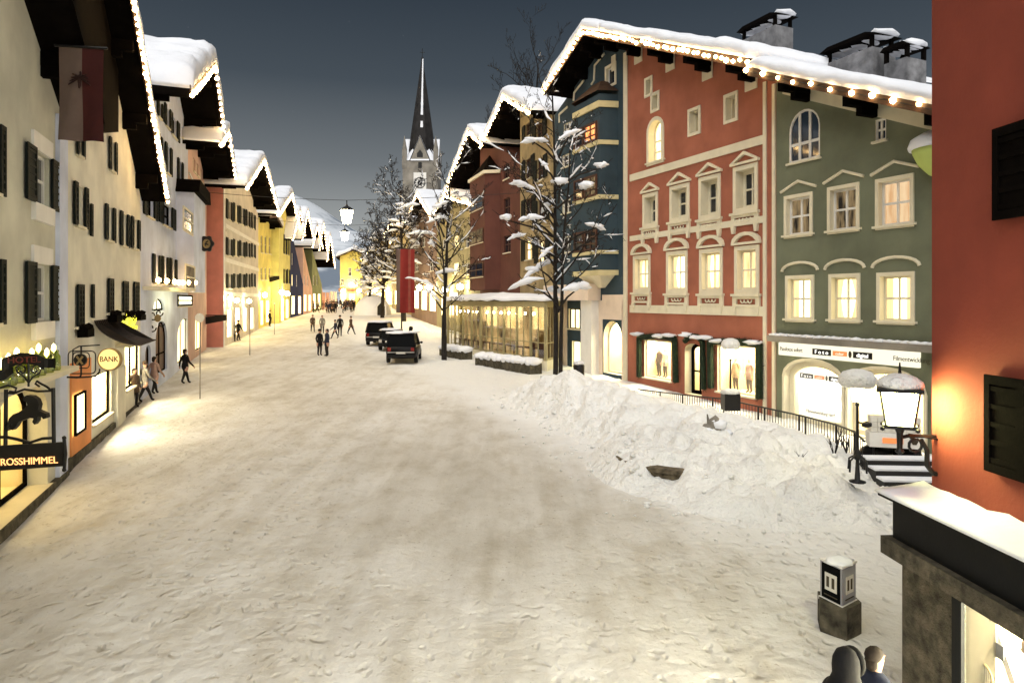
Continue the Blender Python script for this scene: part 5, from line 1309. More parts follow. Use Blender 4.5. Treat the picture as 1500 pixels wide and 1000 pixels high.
# ---- banners
M['flagred'] = pmat('red_banner_cloth', (.22, .024, .02, 1), .85, .12, 2, 10, .01)
M['flagred_shaded'] = pmat('shaded_red_banner_cloth', (.05, .010, .009, 1), .85, .15, 2, 10, .01)  # banner red with the eave's shade mixed into the colour
M['flagwhite'] = pmat('pale_banner_cloth', (.13, .09, .075, 1), .85, .12, 2, 10, .01)  # white dimmed for the same eave shade; also the flag's pale stripe
M['flagcrest'] = pmat('dark_crest', (.03, .012, .010, 1), .85, .3, 2, 10, .01)
def banner(lab, c, rz, w, hh, stripes, crest=False, wave=.06):
    t = thing('banner', lab, 'banner', c, rz)
    f = 0
    for frac, m in stripes:
        b = MB(); n, k2 = 6, 16; vs = []
        for side in (0, .012):
            for j in range(k2+1):
                for i in range(n+1):
                    xx = (f + frac*i/n); z = -hh*j/k2
                    vs.append(((xx-.5)*w, wave*math.sin(xx*9+j*.25)*(j/k2) + side, z))
        N = (n+1)*(k2+1)
        for s in (0, 1):
            b.add(vs[s*N:(s+1)*N], [(j*(n+1)+i, j*(n+1)+i+1, (j+1)*(n+1)+i+1, (j+1)*(n+1)+i) for j in range(k2) for i in range(n)])
        b.build('cloth', M[m], t, 0, True); f += frac
    MB().tube([(-w*.6, 0, .03), (w*.6, 0, .03)], .03, 6).build('rod', M['black'], t)
    if crest:
        cm = MB()
        cz = -hh*.36; cx = -.02*w
        cm.blob((cx, -.04, cz), (.05*w, .02, .075*hh), 2, .3).blob((cx+.02, -.04, cz+.085*hh), (.03*w, .02, .025*hh), 1, .2)
        for sx in (-1, 1):
            for q in range(4): cm.tube([(cx, -.045, cz+.04*hh), (cx+sx*(.16+.03*q)*w, -.045, cz+(.075-.04*q)*hh)], [.03, .012], 4)
        cm.build('crest', M['flagcrest'], t)
    return t
banner('red and pale banner with dark crest hanging under the black eave at upper left', P(119, 71, 15.5), math.radians(10), .92, 2.1, ((.52, 'flagwhite'), (.48, 'flagred_shaded')), True)
banner('long bright red and white banner on the corner of the grey house', P(323, 338, 53.0), math.radians(5), .72, 6.9, ((.55, 'flagred'), (.45, 'white')))
M['flagsalmon'] = pmat('salmon_banner_cloth', (.26, .07, .05, 1), .85, .2, 2, 10, .01)
t = thing('flag', 'tall red and white hanging flag on a pole behind the parked cars', 'flag', (P(597, 500, 57).x, 57, g(57)))
ob = P(597, 365, 56.9)
bn = [('flagwhite', .22, 0), ('flagred', .42, .22), ('flagsalmon', .14, .64), ('flagred', .22, .78)]
for m, fr_, f0 in bn:
    b = MB(); n, k2 = 5, 14; w = 1.55; hh = 5.3; vs = []
    for j in range(k2+1):
        for i in range(n+1):
            xx = f0 + fr_*i/n; vs.append(((xx-.6)*w, -.15 + .12*math.sin(xx*10+j*.2), ob.z - g(57) - hh*j/k2))
    N = len(vs); vs += [(x, y+.015, z) for x, y, z in vs]
    fc = [(j*(n+1)+i, j*(n+1)+i+1, (j+1)*(n+1)+i+1, (j+1)*(n+1)+i) for j in range(k2) for i in range(n)]
    b.add(vs, fc + [tuple(a+N for a in f) for f in fc]); b.build('cloth', M[m], t, 0, True)
MB().tube([(-.5, 0, 0), (-.5, 0, ob.z-g(57)+.6)], .06, 8).tube([(-1.3, 0, ob.z-g(57)+.05), (.9, 0, ob.z-g(57)+.05)], .035, 6).build('pole', M['black'], t)

# ---- traffic sign pole at the left kerb and thin marker poles
for k, (u, vb, vt, lab) in enumerate(((293, 584, 462, 'tall thin kerb pole with a small round sign at the left'), (366, 520, 440, 'thin snow marker pole in front of the grey house'), (402, 490, 445, 'thin snow marker pole in front of the yellow house'))):
    yy = 5.1/((vb-440)/1000+.03); c = P(u, vb, yy); c.z = g(yy); hh = (vb-vt)*yy/1000
    t = thing('marker_pole', lab, 'pole', c, 0, 'thin poles along the left kerb'); MB().tube([(0, 0, 0), (0, 0, hh)], .03, 6).build('pole', M['gstone'], t)
    if k == 0:
        MB().prism([(.2*math.cos(a*math.pi/8), hh-.1+.2*math.sin(a*math.pi/8)) for a in range(16)], -.05, -.03).build('sign_plate', M['paintw'], t)
    MB().blob((0, 0, hh+.04), (.07, .07, .06), 1, .2).build('snow', M['snow'], t, 0, True)
# ================================================================== PEOPLE
M['skin'] = pmat('skin', (.50, .30, .22, 1), .6, .1, 6, 30, .002, streak=0)
for n_, c_ in (('coat_black', (.006, .006, .007, 1)), ('coat_navy', (.02, .025, .045, 1)), ('coat_brown', (.07, .045, .03, 1)), ('coat_grey', (.16, .15, .14, 1)), ('trouser_dark', (.014, .013, .014, 1)),
               ('coat_red', (.20, .03, .03, 1)), ('coat_rose', (.34, .22, .18, 1)), ('hair_dark', (.02, .014, .010, 1)), ('coat_tan', (.36, .26, .15, 1)), ('dress_pale', (.62, .52, .38, 1))):
    M[n_] = pmat(n_, c_, .85, .2, 3, 40, .006, streak=0)
_bodies = {}
def person_mesh(pose, coat, trouser='trouser_dark', seed=0, long=True):
    key = (pose, coat, trouser)
    if key in _bodies: return _bodies[key]
    sw = {'stand': 0, 'walk': 1, 'stride': 1.3, 'mannequin': 0}[pose]
    V, E, Rd = [], [], []
    def vert(p, r, parent=None):
        V.append(p); Rd.append(r if hasattr(r, '__len__') else (r, r))
        if parent is not None: E.append((parent, len(V)-1))
        return len(V)-1
    pel = vert((0, 0, .93), (.165, .125)); wst = vert((0, .0, 1.10), (.155, .115), pel); ch = vert((0, -.01, 1.30), (.175, .125), wst); up = vert((0, 0, 1.43), (.12, .09), ch)
    nk = vert((0, -.005, 1.50), .055, up); hb = vert((0, -.02, 1.57), (.07, .078), nk); hm = vert((0, -.015, 1.655), (.082, .098), hb); ht = vert((0, -.005, 1.735), (.062, .07), hm)
    for sx in (-1, 1):
        a = .13*sw*sx
        sh = vert((sx*.185, 0, 1.40), .068, up); el = vert((sx*.25, .03+a*.6, 1.14), .055, sh)
        wr = vert((sx*.24, -.07+a*1.6, .92), .040, el); hd = vert((sx*.235, -.10+a*1.9, .85), (.042, .026), wr); vert((sx*.225, -.115+a*2.0, .77), (.03, .02), hd); vert((sx*.20, -.13+a*1.9, .83), .016, hd)
        hp = vert((sx*.095, 0, .84), .105, pel); kn = vert((sx*.105, -.03-a*1.1, .48), .072, hp); an = vert((sx*.105, .02-a*(1.7 if a < 0 else 2.2), .10+ (.06*sw if a < 0 else 0)), .05, kn)
        vert((sx*.12, -.13-a*(1.7 if a < 0 else 2.0), .045 + (.02*sw if a < 0 else 0)), (.05, .04), an)
    me = bpy.data.meshes.new('body_cage'); me.from_pydata(V, E, [])
    o = bpy.data.objects.new('body_cage', me); col.objects.link(o)
    sk = o.modifiers.new('s', 'SKIN'); sk.use_smooth_shade = True
    if not me.skin_vertices:
        bm = bmesh.new(); bm.from_mesh(me); bm.verts.layers.skin.verify(); bm.to_mesh(me); bm.free()
    for i, d in enumerate(me.skin_vertices[0].data): d.radius = Rd[i]; d.use_root = (i == 0)
    s2 = o.modifiers.new('u', 'SUBSURF'); s2.levels = s2.render_levels = 2
    dg = bpy.context.evaluated_depsgraph_get(); dg.update()
    bmsh = bpy.data.meshes.new_from_object(o.evaluated_get(dg)); bpy.data.objects.remove(o)
    # a coat that hangs from the shoulders to the thigh
    for v in bmsh.vertices:
        if .66 < v.co.z < 1.05 and abs(v.co.x) < .19 and long:
            k = 1 + .22*math.sin((1.05-v.co.z)/.39*math.pi*.5); v.co.x *= k; v.co.y *= k
    bmsh.materials.clear()
    for m in (coat, trouser, 'skin'): bmsh.materials.append(M[m])
    for p in bmsh.polygons:
        c = p.center
        p.material_index = 2 if c.z > 1.515 or (c.z < .885 and abs(c.x) > .19) else (1 if c.z < (.68 if long else .9) and abs(c.x) < .2 else 0)
        p.use_smooth = True
    _bodies[key] = bmsh; return bmsh
def add_person(lab, x, y, rz, coat='coat_black', pose='stand', hgt=1.76, hat='hat', group=None, tr='trouser_dark', name='person', cat='person', z=None, hatm=None):
    o = bpy.data.objects.new(name, person_mesh(pose, coat, tr)); col.objects.link(o)
    k = hgt/1.78; o.location = (x, y, (ground_z(x, y) if z is None else z) - .01); o.scale = (k, k, k); o.rotation_euler = (0, 0, rz)
    tag(o, lab, cat, group)
    if hat == 'hat':
        m = MB().lathe([(.099, 1.665), (.108, 1.70), (.098, 1.76), (.06, 1.80), (.01, 1.815)], (0, -.005, 0), 12); m.build('hat', M[hatm or coat], o, 0, True)
    elif hat == 'hood':
        m = MB().lathe([(.185, 1.40), (.175, 1.45), (.142, 1.50), (.118, 1.56), (.122, 1.64), (.115, 1.71), (.085, 1.775), (.035, 1.81), (.005, 1.815)], (0, .03, 0), 20).tube([(.095*math.cos(a*math.pi/10), -.075, 1.655+.115*math.sin(a*math.pi/10)) for a in range(-3, 14)], .03, 7); m.build('hood', M[hatm or coat], o, 0, True)
    elif hat == 'hair':
        m = MB().blob((0, .02, 1.685), (.094, .106, .095), 2, .15).blob((0, .06, 1.60), (.085, .055, .09), 2, .15); m.build('hair', M['hair_dark'], o, 0, True)
    if hat and name == 'person':
        f = MB().blob((0, -.118, 1.645), (.014, .02, .022), 1, 0).blob((-.032, -.102, 1.672), .010, 1, 0).blob((.032, -.102, 1.672), .010, 1, 0).box(-.025, .025, -.109, -.1, 1.602, 1.608)
        f.build('face', M['skin'], o)
    return o
def at(u, v): y = 5.1/((v-440)/1000+.03); return (u-750)/1000*y, y
def put(lab, u, v, rz, **k):
    x, y = at(u, v); return add_person(lab, x, y, rz, **k)
put('person in a long black coat and hat, left of the couple standing in mid street', 468, 521, .9, coat='coat_black', hgt=1.78)
put('taller person in dark navy coat, right of the couple standing in mid street', 479, 522, -.9, coat='coat_navy', hgt=1.84, hat='hair')
put('person in dark jacket walking away past the arched doors on the left', 271, 562, 2.6, coat='coat_black', pose='walk', hgt=1.74, hat='hair')
put('person in pale grey coat walking along the left shopfronts, nearer of two', 212, 588, 2.5, coat='coat_grey', pose='stride', hgt=1.72, hat='hat', hatm='coat_brown')
put('person in rose brown jacket stepping beside the grey coated walker at left', 226, 578, 2.9, coat='coat_rose', pose='walk', hgt=1.7, hat='hair')
put('person in brown coat standing close to the bank shop window', 197, 596, 1.2, coat='coat_brown', hgt=1.6, hat='hair')
put('person in dark coat passing below the grey house shopfronts', 349, 499, 2.7, coat='coat_black', pose='walk', hgt=1.75)
put('person in pale jacket beside the dark coated passer below the grey house', 342, 500, .4, coat='coat_grey', pose='walk', hgt=1.7, hat='hair')
put('person in dark coat standing before the yellow house', 395, 478, 1.4, coat='coat_black', hgt=1.75)
put('person in black coat standing beside the parked offroad car', 602, 514, 2.2, coat='coat_black', hgt=1.78, hat='hood')
put('tall dark figure walking in the middle of the far street', 498, 492, .2, coat='coat_black', pose='walk', hgt=1.9)
put('dark figure walking right of the tall walker in the far street', 514, 490, 1.2, coat='coat_brown', pose='stride', hgt=1.72)
put('bent dark walker just left of the tall walker in the far street', 491, 496, -1.2, coat='coat_navy', pose='stride', hgt=1.65)
put('grey figure walking alone behind the standing couple', 472, 488, .3, coat='coat_grey', pose='walk', hgt=1.75, hat='hair')
put('brown coated walker far left of the tall walker', 458, 486, .5, coat='coat_brown', pose='walk', hgt=1.7)
for k in range(58):
    x, y = rnd.uniform(-33, -23), rnd.uniform(104, 126)
    if y < 110 and x > -25: x -= 4
    add_person('bundled up person in the distant crowd before the glowing end buildings', x, y, rnd.uniform(0, 6.28), coat=('coat_black', 'coat_navy', 'coat_brown')[k % 3], pose=('stand', 'walk')[k % 2], hgt=rnd.uniform(1.6, 1.85), hat='hat', group='distant crowd at the end of the street')
add_person('dark hooded person at the bottom edge looking into the bright shop window', 3.06, 6.22, 2.1, coat='coat_black', hgt=1.74, hat='hood')
add_person('brown coated person behind the hooded one, close to the dark stone pier', 3.52, 6.62, 1.9, coat='coat_navy', hgt=1.55, hat='hair')
# mannequins and wares in the orange house's windows
for k, (u, v, coat, lab) in enumerate(((966, 552, 'coat_brown', 'dark dressed mannequin in the left garlanded window'), (975, 553, 'dress_pale', 'pale dressed mannequin in the left garlanded window'),
                                       (1078, 575, 'coat_tan', 'tan dressed mannequin in the middle of the right garlanded window'), (1098, 578, 'coat_rose', 'rose dressed mannequin at the edge of the right garlanded window'))):
    s, z = R2h.sz(u, v, -.75); p = R2h.world(s, .75, 0); zb = R2h.rect((944, 498, 983, 555))[2] if k < 2 else R2h.rect((1051, 505, 1106, 577))[2]
    add_person(lab, p.x, p.y, R2h.root.rotation_euler.z, coat=coat, pose='mannequin', hgt=1.45, hat=None, tr='coat_brown', name='mannequin', cat='mannequin', z=zb, group='mannequins in the garlanded shop windows')

# ================================================================== CARS
M['carblack'] = pmat('black_car_paint', (.005, .005, .006, 1), .35, .2, 2, 60, .001, 0, .12, 0)
M['carwhite'] = pmat('dusty_silver_trim', (.30, .30, .29, 1), .35, .2, 2, 60, .001, .3, .5, 0)
M['carglass'] = pmat('car_glass', (.003, .0035, .004, 1), .25, .1, 2, 2, .0005, 0, .03, 0)
M['rubber'] = pmat('tyre_rubber', (.012, .012, .012, 1), .9, .2, 4, 30, .004, streak=0)
M['lens'] = pmat('lamp_lens', (.45, .43, .40, 1), .12, .1, 4, 30, .001, 0, .6, 0)
M['redlens'] = pmat('red_lamp_lens', (.18, .01, .01, 1), .15, .1, 4, 30, .001, 0, .6, 0)
M['plate'] = pmat('number_plate', (.55, .54, .50, 1), .5, .1, 4, 30, .001, streak=0)
def car(lab, c, rz, w=1.8, L=4.4, hh=1.75, belt=1.0, suv=True, paint='carblack'):
    t = thing('parked_car', lab, 'car', c, rz, 'cars parked in the street')
    hw = w/2
    def loft(m, secs, n=16):          # rounded rectangular sections along y
        o = []
        for y, x, z0, z1, r in secs:
            for k in range(n):
                a = 2*math.pi*k/n; ca, sa = math.cos(a), math.sin(a); e = .35
                o.append((x*math.copysign(abs(ca)**e, ca), y, (z0+z1)/2 + (z1-z0)/2*math.copysign(abs(sa)**e, sa)))
        S = len(secs)
        m.add(o, [(i*n+k, i*n+(k+1) % n, (i+1)*n+(k+1) % n, (i+1)*n+k) for i in range(S-1) for k in range(n)] + [tuple(range(n-1, -1, -1)), tuple((S-1)*n+k for k in range(n))])
    b = MB(); loft(b, [(-L/2, hw*.86, .42, belt-.12, 0), (-L/2+.08, hw*.95, .34, belt-.04, 0), (-L/2+.5, hw, .28, belt, 0), (L/2-1.2, hw, .28, belt, 0), (L/2-.5, hw*.97, .30, belt-.10, 0), (L/2-.05, hw*.88, .36, belt-.2, 0), (L/2, hw*.8, .45, belt-.3, 0)])
    b.build('body', M[paint], t, 0, True)
    gz0 = belt-.05; gf = L/2-1.25; gr = -L/2+.06 if suv else -L/2+.6
    def trap(m, k0, k1, z0, z1, dy0=0, dy1=0):
        pass
    c0 = [(-hw*.93, gr), (hw*.93, gr), (hw*.93, gf), (-hw*.93, gf)]; c1 = [(-hw*.78, gr+.22), (hw*.78, gr+.22), (hw*.78, gf-.75), (-hw*.78, gf-.75)]
    gm = MB().add([(x, y, gz0) for x, y in c0] + [(x, y, hh-.08) for x, y in c1], [(0, 1, 5, 4), (1, 2, 6, 5), (2, 3, 7, 6), (3, 0, 4, 7), (4, 5, 6, 7)]); gm.build('window', M['carglass'], t)
    pm = MB()
    for (x0, y0), (x1, y1) in zip(c0, c1): pm.tube([(x0, y0, gz0), (x1, y1, hh-.06)], .045, 6)
    for sx in (-1, 1): pm.tube([(sx*hw*.94, 0, gz0), (sx*hw*.79, -.1, hh-.06)], .045, 6)
    pm.build('pillar', M[paint], t)
    rf = MB(); loft(rf, [(gr+.15, hw*.76, hh-.11, hh-.03, 0), (gr+.4, hw*.81, hh-.11, hh, 0), (gf-.95, hw*.81, hh-.11, hh, 0), (gf-.68, hw*.76, hh-.12, hh-.03, 0)]); rf.build('roof', M[paint], t, 0, True)
    sn = MB()
    for k in range(12): sn.blob((rnd.uniform(-.5, .5)*hw, gr+.4+(gf-gr-1.4)*k/11, hh+.01), (hw*.6, .35, .09), 2, .5)
    sn.build('snow', M['snow'], t, 0, True)
    for sx in (-1, 1):
        for y in (-L/2+.85, L/2-.85):
            wm = MB(); prof = [(0, .33), (.1, .335), (.2, .30)]; n = 18; o = []
            for xo, r in ((-.11, .27), (-.10, .34), (.10, .34), (.11, .27)):
                for k in range(n): o.append((sx*(hw-.1)+xo, y+r*math.cos(2*math.pi*k/n), .34+r*math.sin(2*math.pi*k/n)))
            wm.add(o, [(i*n+k, i*n+(k+1) % n, (i+1)*n+(k+1) % n, (i+1)*n+k) for i in range(3) for k in range(n)] + [tuple(range(n)), tuple(range(4*n-1, 3*n-1, -1))])
            tw = wm.build('wheel', M['rubber'], t)
            rm = MB(); o = [(sx*(hw+.015), y+.2*math.cos(2*math.pi*k/n), .34+.2*math.sin(2*math.pi*k/n)) for k in range(n)]; rm.add(o, [tuple(range(n))]); rm.build('rim', M['carwhite'], tw)
        e = -L/2
        MB().box(sx*hw*.74-.10, sx*hw*.74+.10, e-.02, e+.12, belt-.32, belt-.10).build('rear_lamp', M['redlens'] if suv else M['lens'], t)
        MB().box(sx*hw*.66-.13, sx*hw*.66+.13, L/2-.16, L/2-.02, belt-.38, belt-.24).build('headlight', M['lens'], t)
        mm = MB().blob((sx*(hw+.08), gf-.45, belt+.06), (.11, .06, .08), 1, 0); mm.build('mirror', M[paint], t, 0, True)
    MB().box(-hw*.9, hw*.9, -L/2-.09, -L/2+.1, .40, .54).box(-hw*.88, hw*.88, L/2-.12, L/2+.05, .38, .52).build('bumper', M['rubber'], t)
    MB().box(-hw*.86, hw*.86, -L/2-.05, -L/2+.02, belt-.42, belt-.36).build('trim_strip', M['carwhite'], t)
    MB().box(-.27, .27, -L/2-.11, -L/2-.04, .60, .72).build('number_plate', M['plate'], t)
    if suv: MB().box(-.02, .5, -L/2+.12, -L/2+.16, belt+.02, belt+.05).build('wiper', M['rubber'], t)
    return t
x, y = at(585, 534); car('black offroad car with snow on its roof, nearest of the parked cars', (x, y+2.0, g(y+2)), .05, 1.88, 4.2, 1.82, 1.08)
x, y = at(565, 517); car('low dark car half hidden behind the nearest offroad car', (x, y+3.0, g(y+3)), .04, 1.7, 4.2, 1.45, .9, False)
x, y = at(550, 508); car('dark people carrier with a pale bonnet edge, farthest of the parked cars', (x, y+2.5, g(y+2.5)), .02, 1.85, 4.5, 1.78, 1.05)

# ================================================================== PAVILION
A, B, Cc, D, E = (2.3, 38.6), (-2.1, 46), (-4.9, 52), (-2.2, 56.5), (3.0, 41.0)
A = (1.9, 38.2)
pv = thing('glass_pavilion', 'glazed cafe pavilion with slim white posts, warm light inside and snow on its hipped roof', 'pavilion', (A[0], A[1], g(39)))
oz = g(39); O = Vector((A[0], A[1]))
cs = [Vector(p) - O for p in (E, A, B, Cc, D)]
zf, ze = .55, 3.9
M['cream_frame'] = pmat('cream_frame', C(158, 148, 112), .6, .08, 2, 20, .003)
M['warmroom'] = emat('warm_cafe_interior', (.50, .32, .12, 1), .5, .9, .75, (1, 1, 1), (.03, .022, .015, 1))
pl_, gl_, rl_, wl_ = MB(), MB(), MB(), MB()
for a, b in zip(cs, cs[1:]):
    d = (b-a).normalized(); nrm = Vector((-d.y, d.x)); 
    if nrm.y > 0: nrm = -nrm
    Lw = (b-a).length; n = max(2, int(Lw/1.55))
    def quad(m, x0, x1, t0, t1, z0, z1):
        p = [a + d*x0 + nrm*t0, a + d*x1 + nrm*t0, a + d*x1 + nrm*t1, a + d*x0 + nrm*t1]
        m.prism_z([(q.x, q.y) for q in p], z0, z1)
    quad(wl_, .02, Lw-.02, -.1, .06, -.5, zf)
    quad(rl_, 0, Lw, -.08, .05, ze-.35, ze)
    for k in range(n+1):
        x = min(max(Lw*k/n, .06), Lw-.06); quad(pl_, x-.055, x+.055, -.07, .07, zf, ze-.35)
        if k < n:
            xm = Lw*(k+.5)/n; quad(pl_, xm-.022, xm+.022, -.03, .03, zf, ze-.35)
    quad(pl_, 0, Lw, -.03, .03, zf+.02, zf+.12); quad(pl_, 0, Lw, -.025, .025, 1.5, 1.55)
    quad(gl_, .05, Lw-.05, -.005, .005, zf, ze-.35)
wl_.build('base_wall', M['white'], pv); pl_.build('post', M['cream_frame'], pv); gl_.build('glazing', M['glass'], pv); rl_.build('lintel', M['cream_frame'], pv)
cen = sum(cs, Vector((0, 0))) / 5
inner = [c.lerp(cen, .35) for c in cs]
im = MB().prism_z([(c.x, c.y) for c in inner], -.3, ze-.4); im.build('interior', M['warmroom'], pv)
lp = MB()
for a, b in zip(cs[1:3], cs[2:4]):
    for k in range(7):
        p = a.lerp(b, (k+.5)/7).lerp(cen, .14); lp.blob((p.x, p.y, ze-.75), .09, 1, 0)
lp.build('ceiling_lamps', M['lamp'], pv)
tb = MB()
for a, b in zip(cs[1:3], cs[2:4]):
    for k in range(6):
        p = a.lerp(b, (k+.3)/6).lerp(cen, .2)
        tb.lathe([(.25, 0), (.05, .05), (.04, 1.1), (.4, 1.12), (.4, 1.16)], (p.x, p.y, 0), 8).box(p.x+.4, p.x+.75, p.y-.2, p.y+.2, .45, 1.45)
tb.build('tables', M['brown'], pv)
out = [c + (c-cen).normalized()*.45 for c in cs]; n = 5
rf = MB(); apx = [(c.lerp(cen, .75)) for c in cs]
rf.add([(c.x, c.y, ze) for c in out] + [(c.x, c.y, ze+.12) for c in apx], [(i, (i+1) % n, n+(i+1) % n, n+i) for i in range(n)] + [tuple(n+i for i in range(n)), tuple(range(n))]); r = rf.build('roof', M['wood'], pv)
sn = MB(); rings = []
for f, dz in ((-.03, .02), (-.05, .16), (.04, .28), (.2, .36), (.45, .46), (.75, .55)):
    ring = []
    for i in range(n):
        for k in range(10):
            p = out[i].lerp(out[(i+1) % n], k/10).lerp(cen, f); ring.append((p.x, p.y, ze+dz+.10*noise.noise(Vector((p.x*1.2, p.y*1.2, f*3)))))
    rings.append(ring)
N = len(rings[0]); sn.add(sum(rings, []), [(i*N+k, i*N+(k+1) % N, (i+1)*N+(k+1) % N, (i+1)*N+k) for i in range(len(rings)-1) for k in range(N)] + [tuple((len(rings)-1)*N+k for k in range(N))])
sn.build('roof_snow', M['snow'], r, 0, True)
# low snow capped planters in front of the pavilion
for k, (p0, p1, lab) in enumerate((((-1.9, 41.4), (1.3, 36.9), 'long low planter under a thick slab of snow before the pavilion'), ((-4.6, 46.6), (-2.9, 43.8), 'short dark planter with snow at the pavilion corner near the second tree'))):
    a, b = Vector(p0), Vector(p1); d = b-a; Lw = d.length; t = thing('planter', lab, 'planter', (a.x, a.y, g(a.y)), math.atan2(d.y, d.x), 'snowed in planters before the pavilion')
    MB().prism([(0, -.4), (Lw, -.4), (Lw, .45), (0, .45)], -.4, .4).build('trough', M['stone'], t)
    sm = MB()
    for i in range(12): sm.blob((Lw*(i+.5)/12, 0, .52), (Lw/12*.9, .55, .24), 2, .45, 1.3)
    sm.build('snow', M['snow'], t, 0, True)
# dark refuse bin and board at the archway
c = P(848, 572, 36); c.z = g(36); t = thing('waste_bin', 'round black waste bin in the snow beside the big tree', 'bin', P(848, 572, 31.5).xy.to_3d() + Vector((0, 0, g(31.5)+.35)))
MB().lathe([(.22, 0), (.25, .1), (.26, .8), (.22, .86)], n=14).build('barrel', M['black'], t, 0, True); MB().blob((0, 0, .92), (.27, .27, .12), 2, .3).build('snow', M['snow'], t, 0, True)

# ================================================================== RAILING, FOUNTAIN, COLUMN, STEPS, ...
rp = [(920, 34.0), (935, 31.9), (1000, 28.3), (1060, 25.8), (1120, 23.6), (1180, 21.4), (1225, 19.6), (1255, 18.4), (1268, 17.6)]
rv = [(918, 566), (935, 570), (1000, 578), (1060, 584), (1120, 597), (1180, 610), (1225, 622), (1252, 632), (1266, 646)]
pts = []
for (u, _), (u2, v2) in zip(rp, rv):
    y = _; pts.append(P(u2, v2, y))
o = pts[0].copy(); o.z = g(o.y); t = thing('iron_railing', 'long black iron railing curving behind the snow bank before the orange and green houses', 'railing', o)
MB().tube([p - o for p in pts], .03, 6).tube([p - o - Vector((0, 0, .72)) for p in pts], .022, 5).build('rail', M['black'], t)
bm = MB()
for a, b in zip(pts, pts[1:]):
    n = max(2, int((b-a).length/.16))
    for k in range(n):
        p = a.lerp(b, k/n) - o; bm.tube([p, p - Vector((0, 0, 1.0))], .035 if k % 12 == 0 else .012, 5 if k % 12 == 0 else 4)
bm.build('balusters', M['black'], t)
# fountain nearly buried in the bank
fx, fy = FX, FY; t = thing('fountain', 'round stone fountain basin with a carved rim, nearly buried in the snow bank', 'fountain', (fx, fy, g(fy)))
rm = MB(); R1_, n = 2.0, 60; M['basin'] = pmat('weathered_basin_stone', (.13, .105, .07, 1), .9, .7, 6, 22, .03, streak=.15)
for r0, r1, z0, z1 in ((1.57, 1.85, -.2, .36), (1.53, 1.91, .36, .45)):
    vs = []
    for k in range(n):
        a = 2*math.pi*k/n
        for r, z in ((r0, z0), (r1, z0), (r1, z1), (r0, z1)): vs.append((r*math.cos(a), r*math.sin(a), z))
    rm.add(vs, [(4*k+j, 4*k+(j+1) % 4, 4*((k+1) % n)+(j+1) % 4, 4*((k+1) % n)+j) for k in range(n) for j in range(4)])
rm.build('basin', M['basin'], t)
p = P(1040, 646, 18.6); st = thing('fountain_figure', 'small snowy stone figure group poking out of the bank behind the basin', 'statue', p - Vector((0, 0, .25)))
m = MB().blob((-.22, 0, .2), (.18, .15, .14), 2, .4).blob((0, .02, .32), (.24, .18, .3), 2, .5).blob((.10, 0, .55), (.12, .12, .26), 2, .5).blob((.2, 0, .34), (.18, .15, .18), 2, .5).tube([(.0, 0, .5), (-.05, 0, .86)], [.05, .01], 5)
m.build('figure', M['gstone'], st, 0, True); st.scale = (1.5, 1.5, 1.15)
sn = MB().blob((.16, -.05, .62), (.14, .12, .14), 2, .4).blob((.24, -.06, .44), (.16, .13, .08), 2, .4).blob((-.05, -.02, .5), (.12, .12, .07), 2, .4); sn.build('snow', M['snow'], st, 0, True)
# twigs of buried shrubs
for k, (u, v, yy, lab) in enumerate(((1222, 660, 17.6, 'thin bare shrub twigs sticking out of the bank near the railing end'), (1240, 655, 17.9, 'small upright twig beside the larger bare shrub in the bank'), (1172, 670, 17.3, 'dark twig stump poking from the middle of the bank'))):
    c = P(u, v, yy); c.z -= .15; t = thing('bare_shrub', lab, 'shrub', c, 0, 'shrub twigs in the snow bank'); m = MB()
    for i in range(7 if k < 2 else 3):
        a = rnd.uniform(0, 6.28); l = rnd.uniform(.4, .8) if k < 2 else .25; e = Vector((.35*math.cos(a), .2*math.sin(a), 1))*l
        m.tube([(0, 0, 0), e*.5 + Vector((rnd.uniform(-.06, .06), 0, 0)), e], [.016, .012, .004], 4); m.tube([e*.5, e*.5 + Vector((rnd.uniform(-.2, .2), 0, .2))], [.01, .003], 3)
    m.build('twigs', M['bark'], t)
# three sided information pillar on a rough stone
x, y = at(1228, 922); t = thing('information_pillar', 'three sided glazed notice pillar on a rough stone block in the trodden snow', 'notice pillar', (x, y, g(y)), math.radians(-6))
MB().prism_z([(-.27, -.05), (.0, -.32), (.30, -.06), (.28, .26), (-.2, .28)], -.2, .44).build('stone_base', M['stone'], t)
tri = [(-.22, .10), (-.035, -.245), (.25, .02)]
M['pillar_grey'] = pmat('grey_pillar_frame', (.30, .30, .33, 1), .4, .1, 3, 40, .002, .3, .4, 0)
MB().prism_z([(x_*1.0, y_*1.0) for x_, y_ in tri], .42, .98).build('body', M['pillar_grey'], t)
MB().prism_z([(x_*1.1, y_*1.1) for x_, y_ in tri], .40, .45).prism_z([(x_*1.08, y_*1.08) for x_, y_ in tri], .98, 1.01).build('frame', M['paintw'], t)
M['notice'] = pmat('printed_notice', (.62, .60, .55, 1), .5, .1, 3, 40, .001, streak=0)
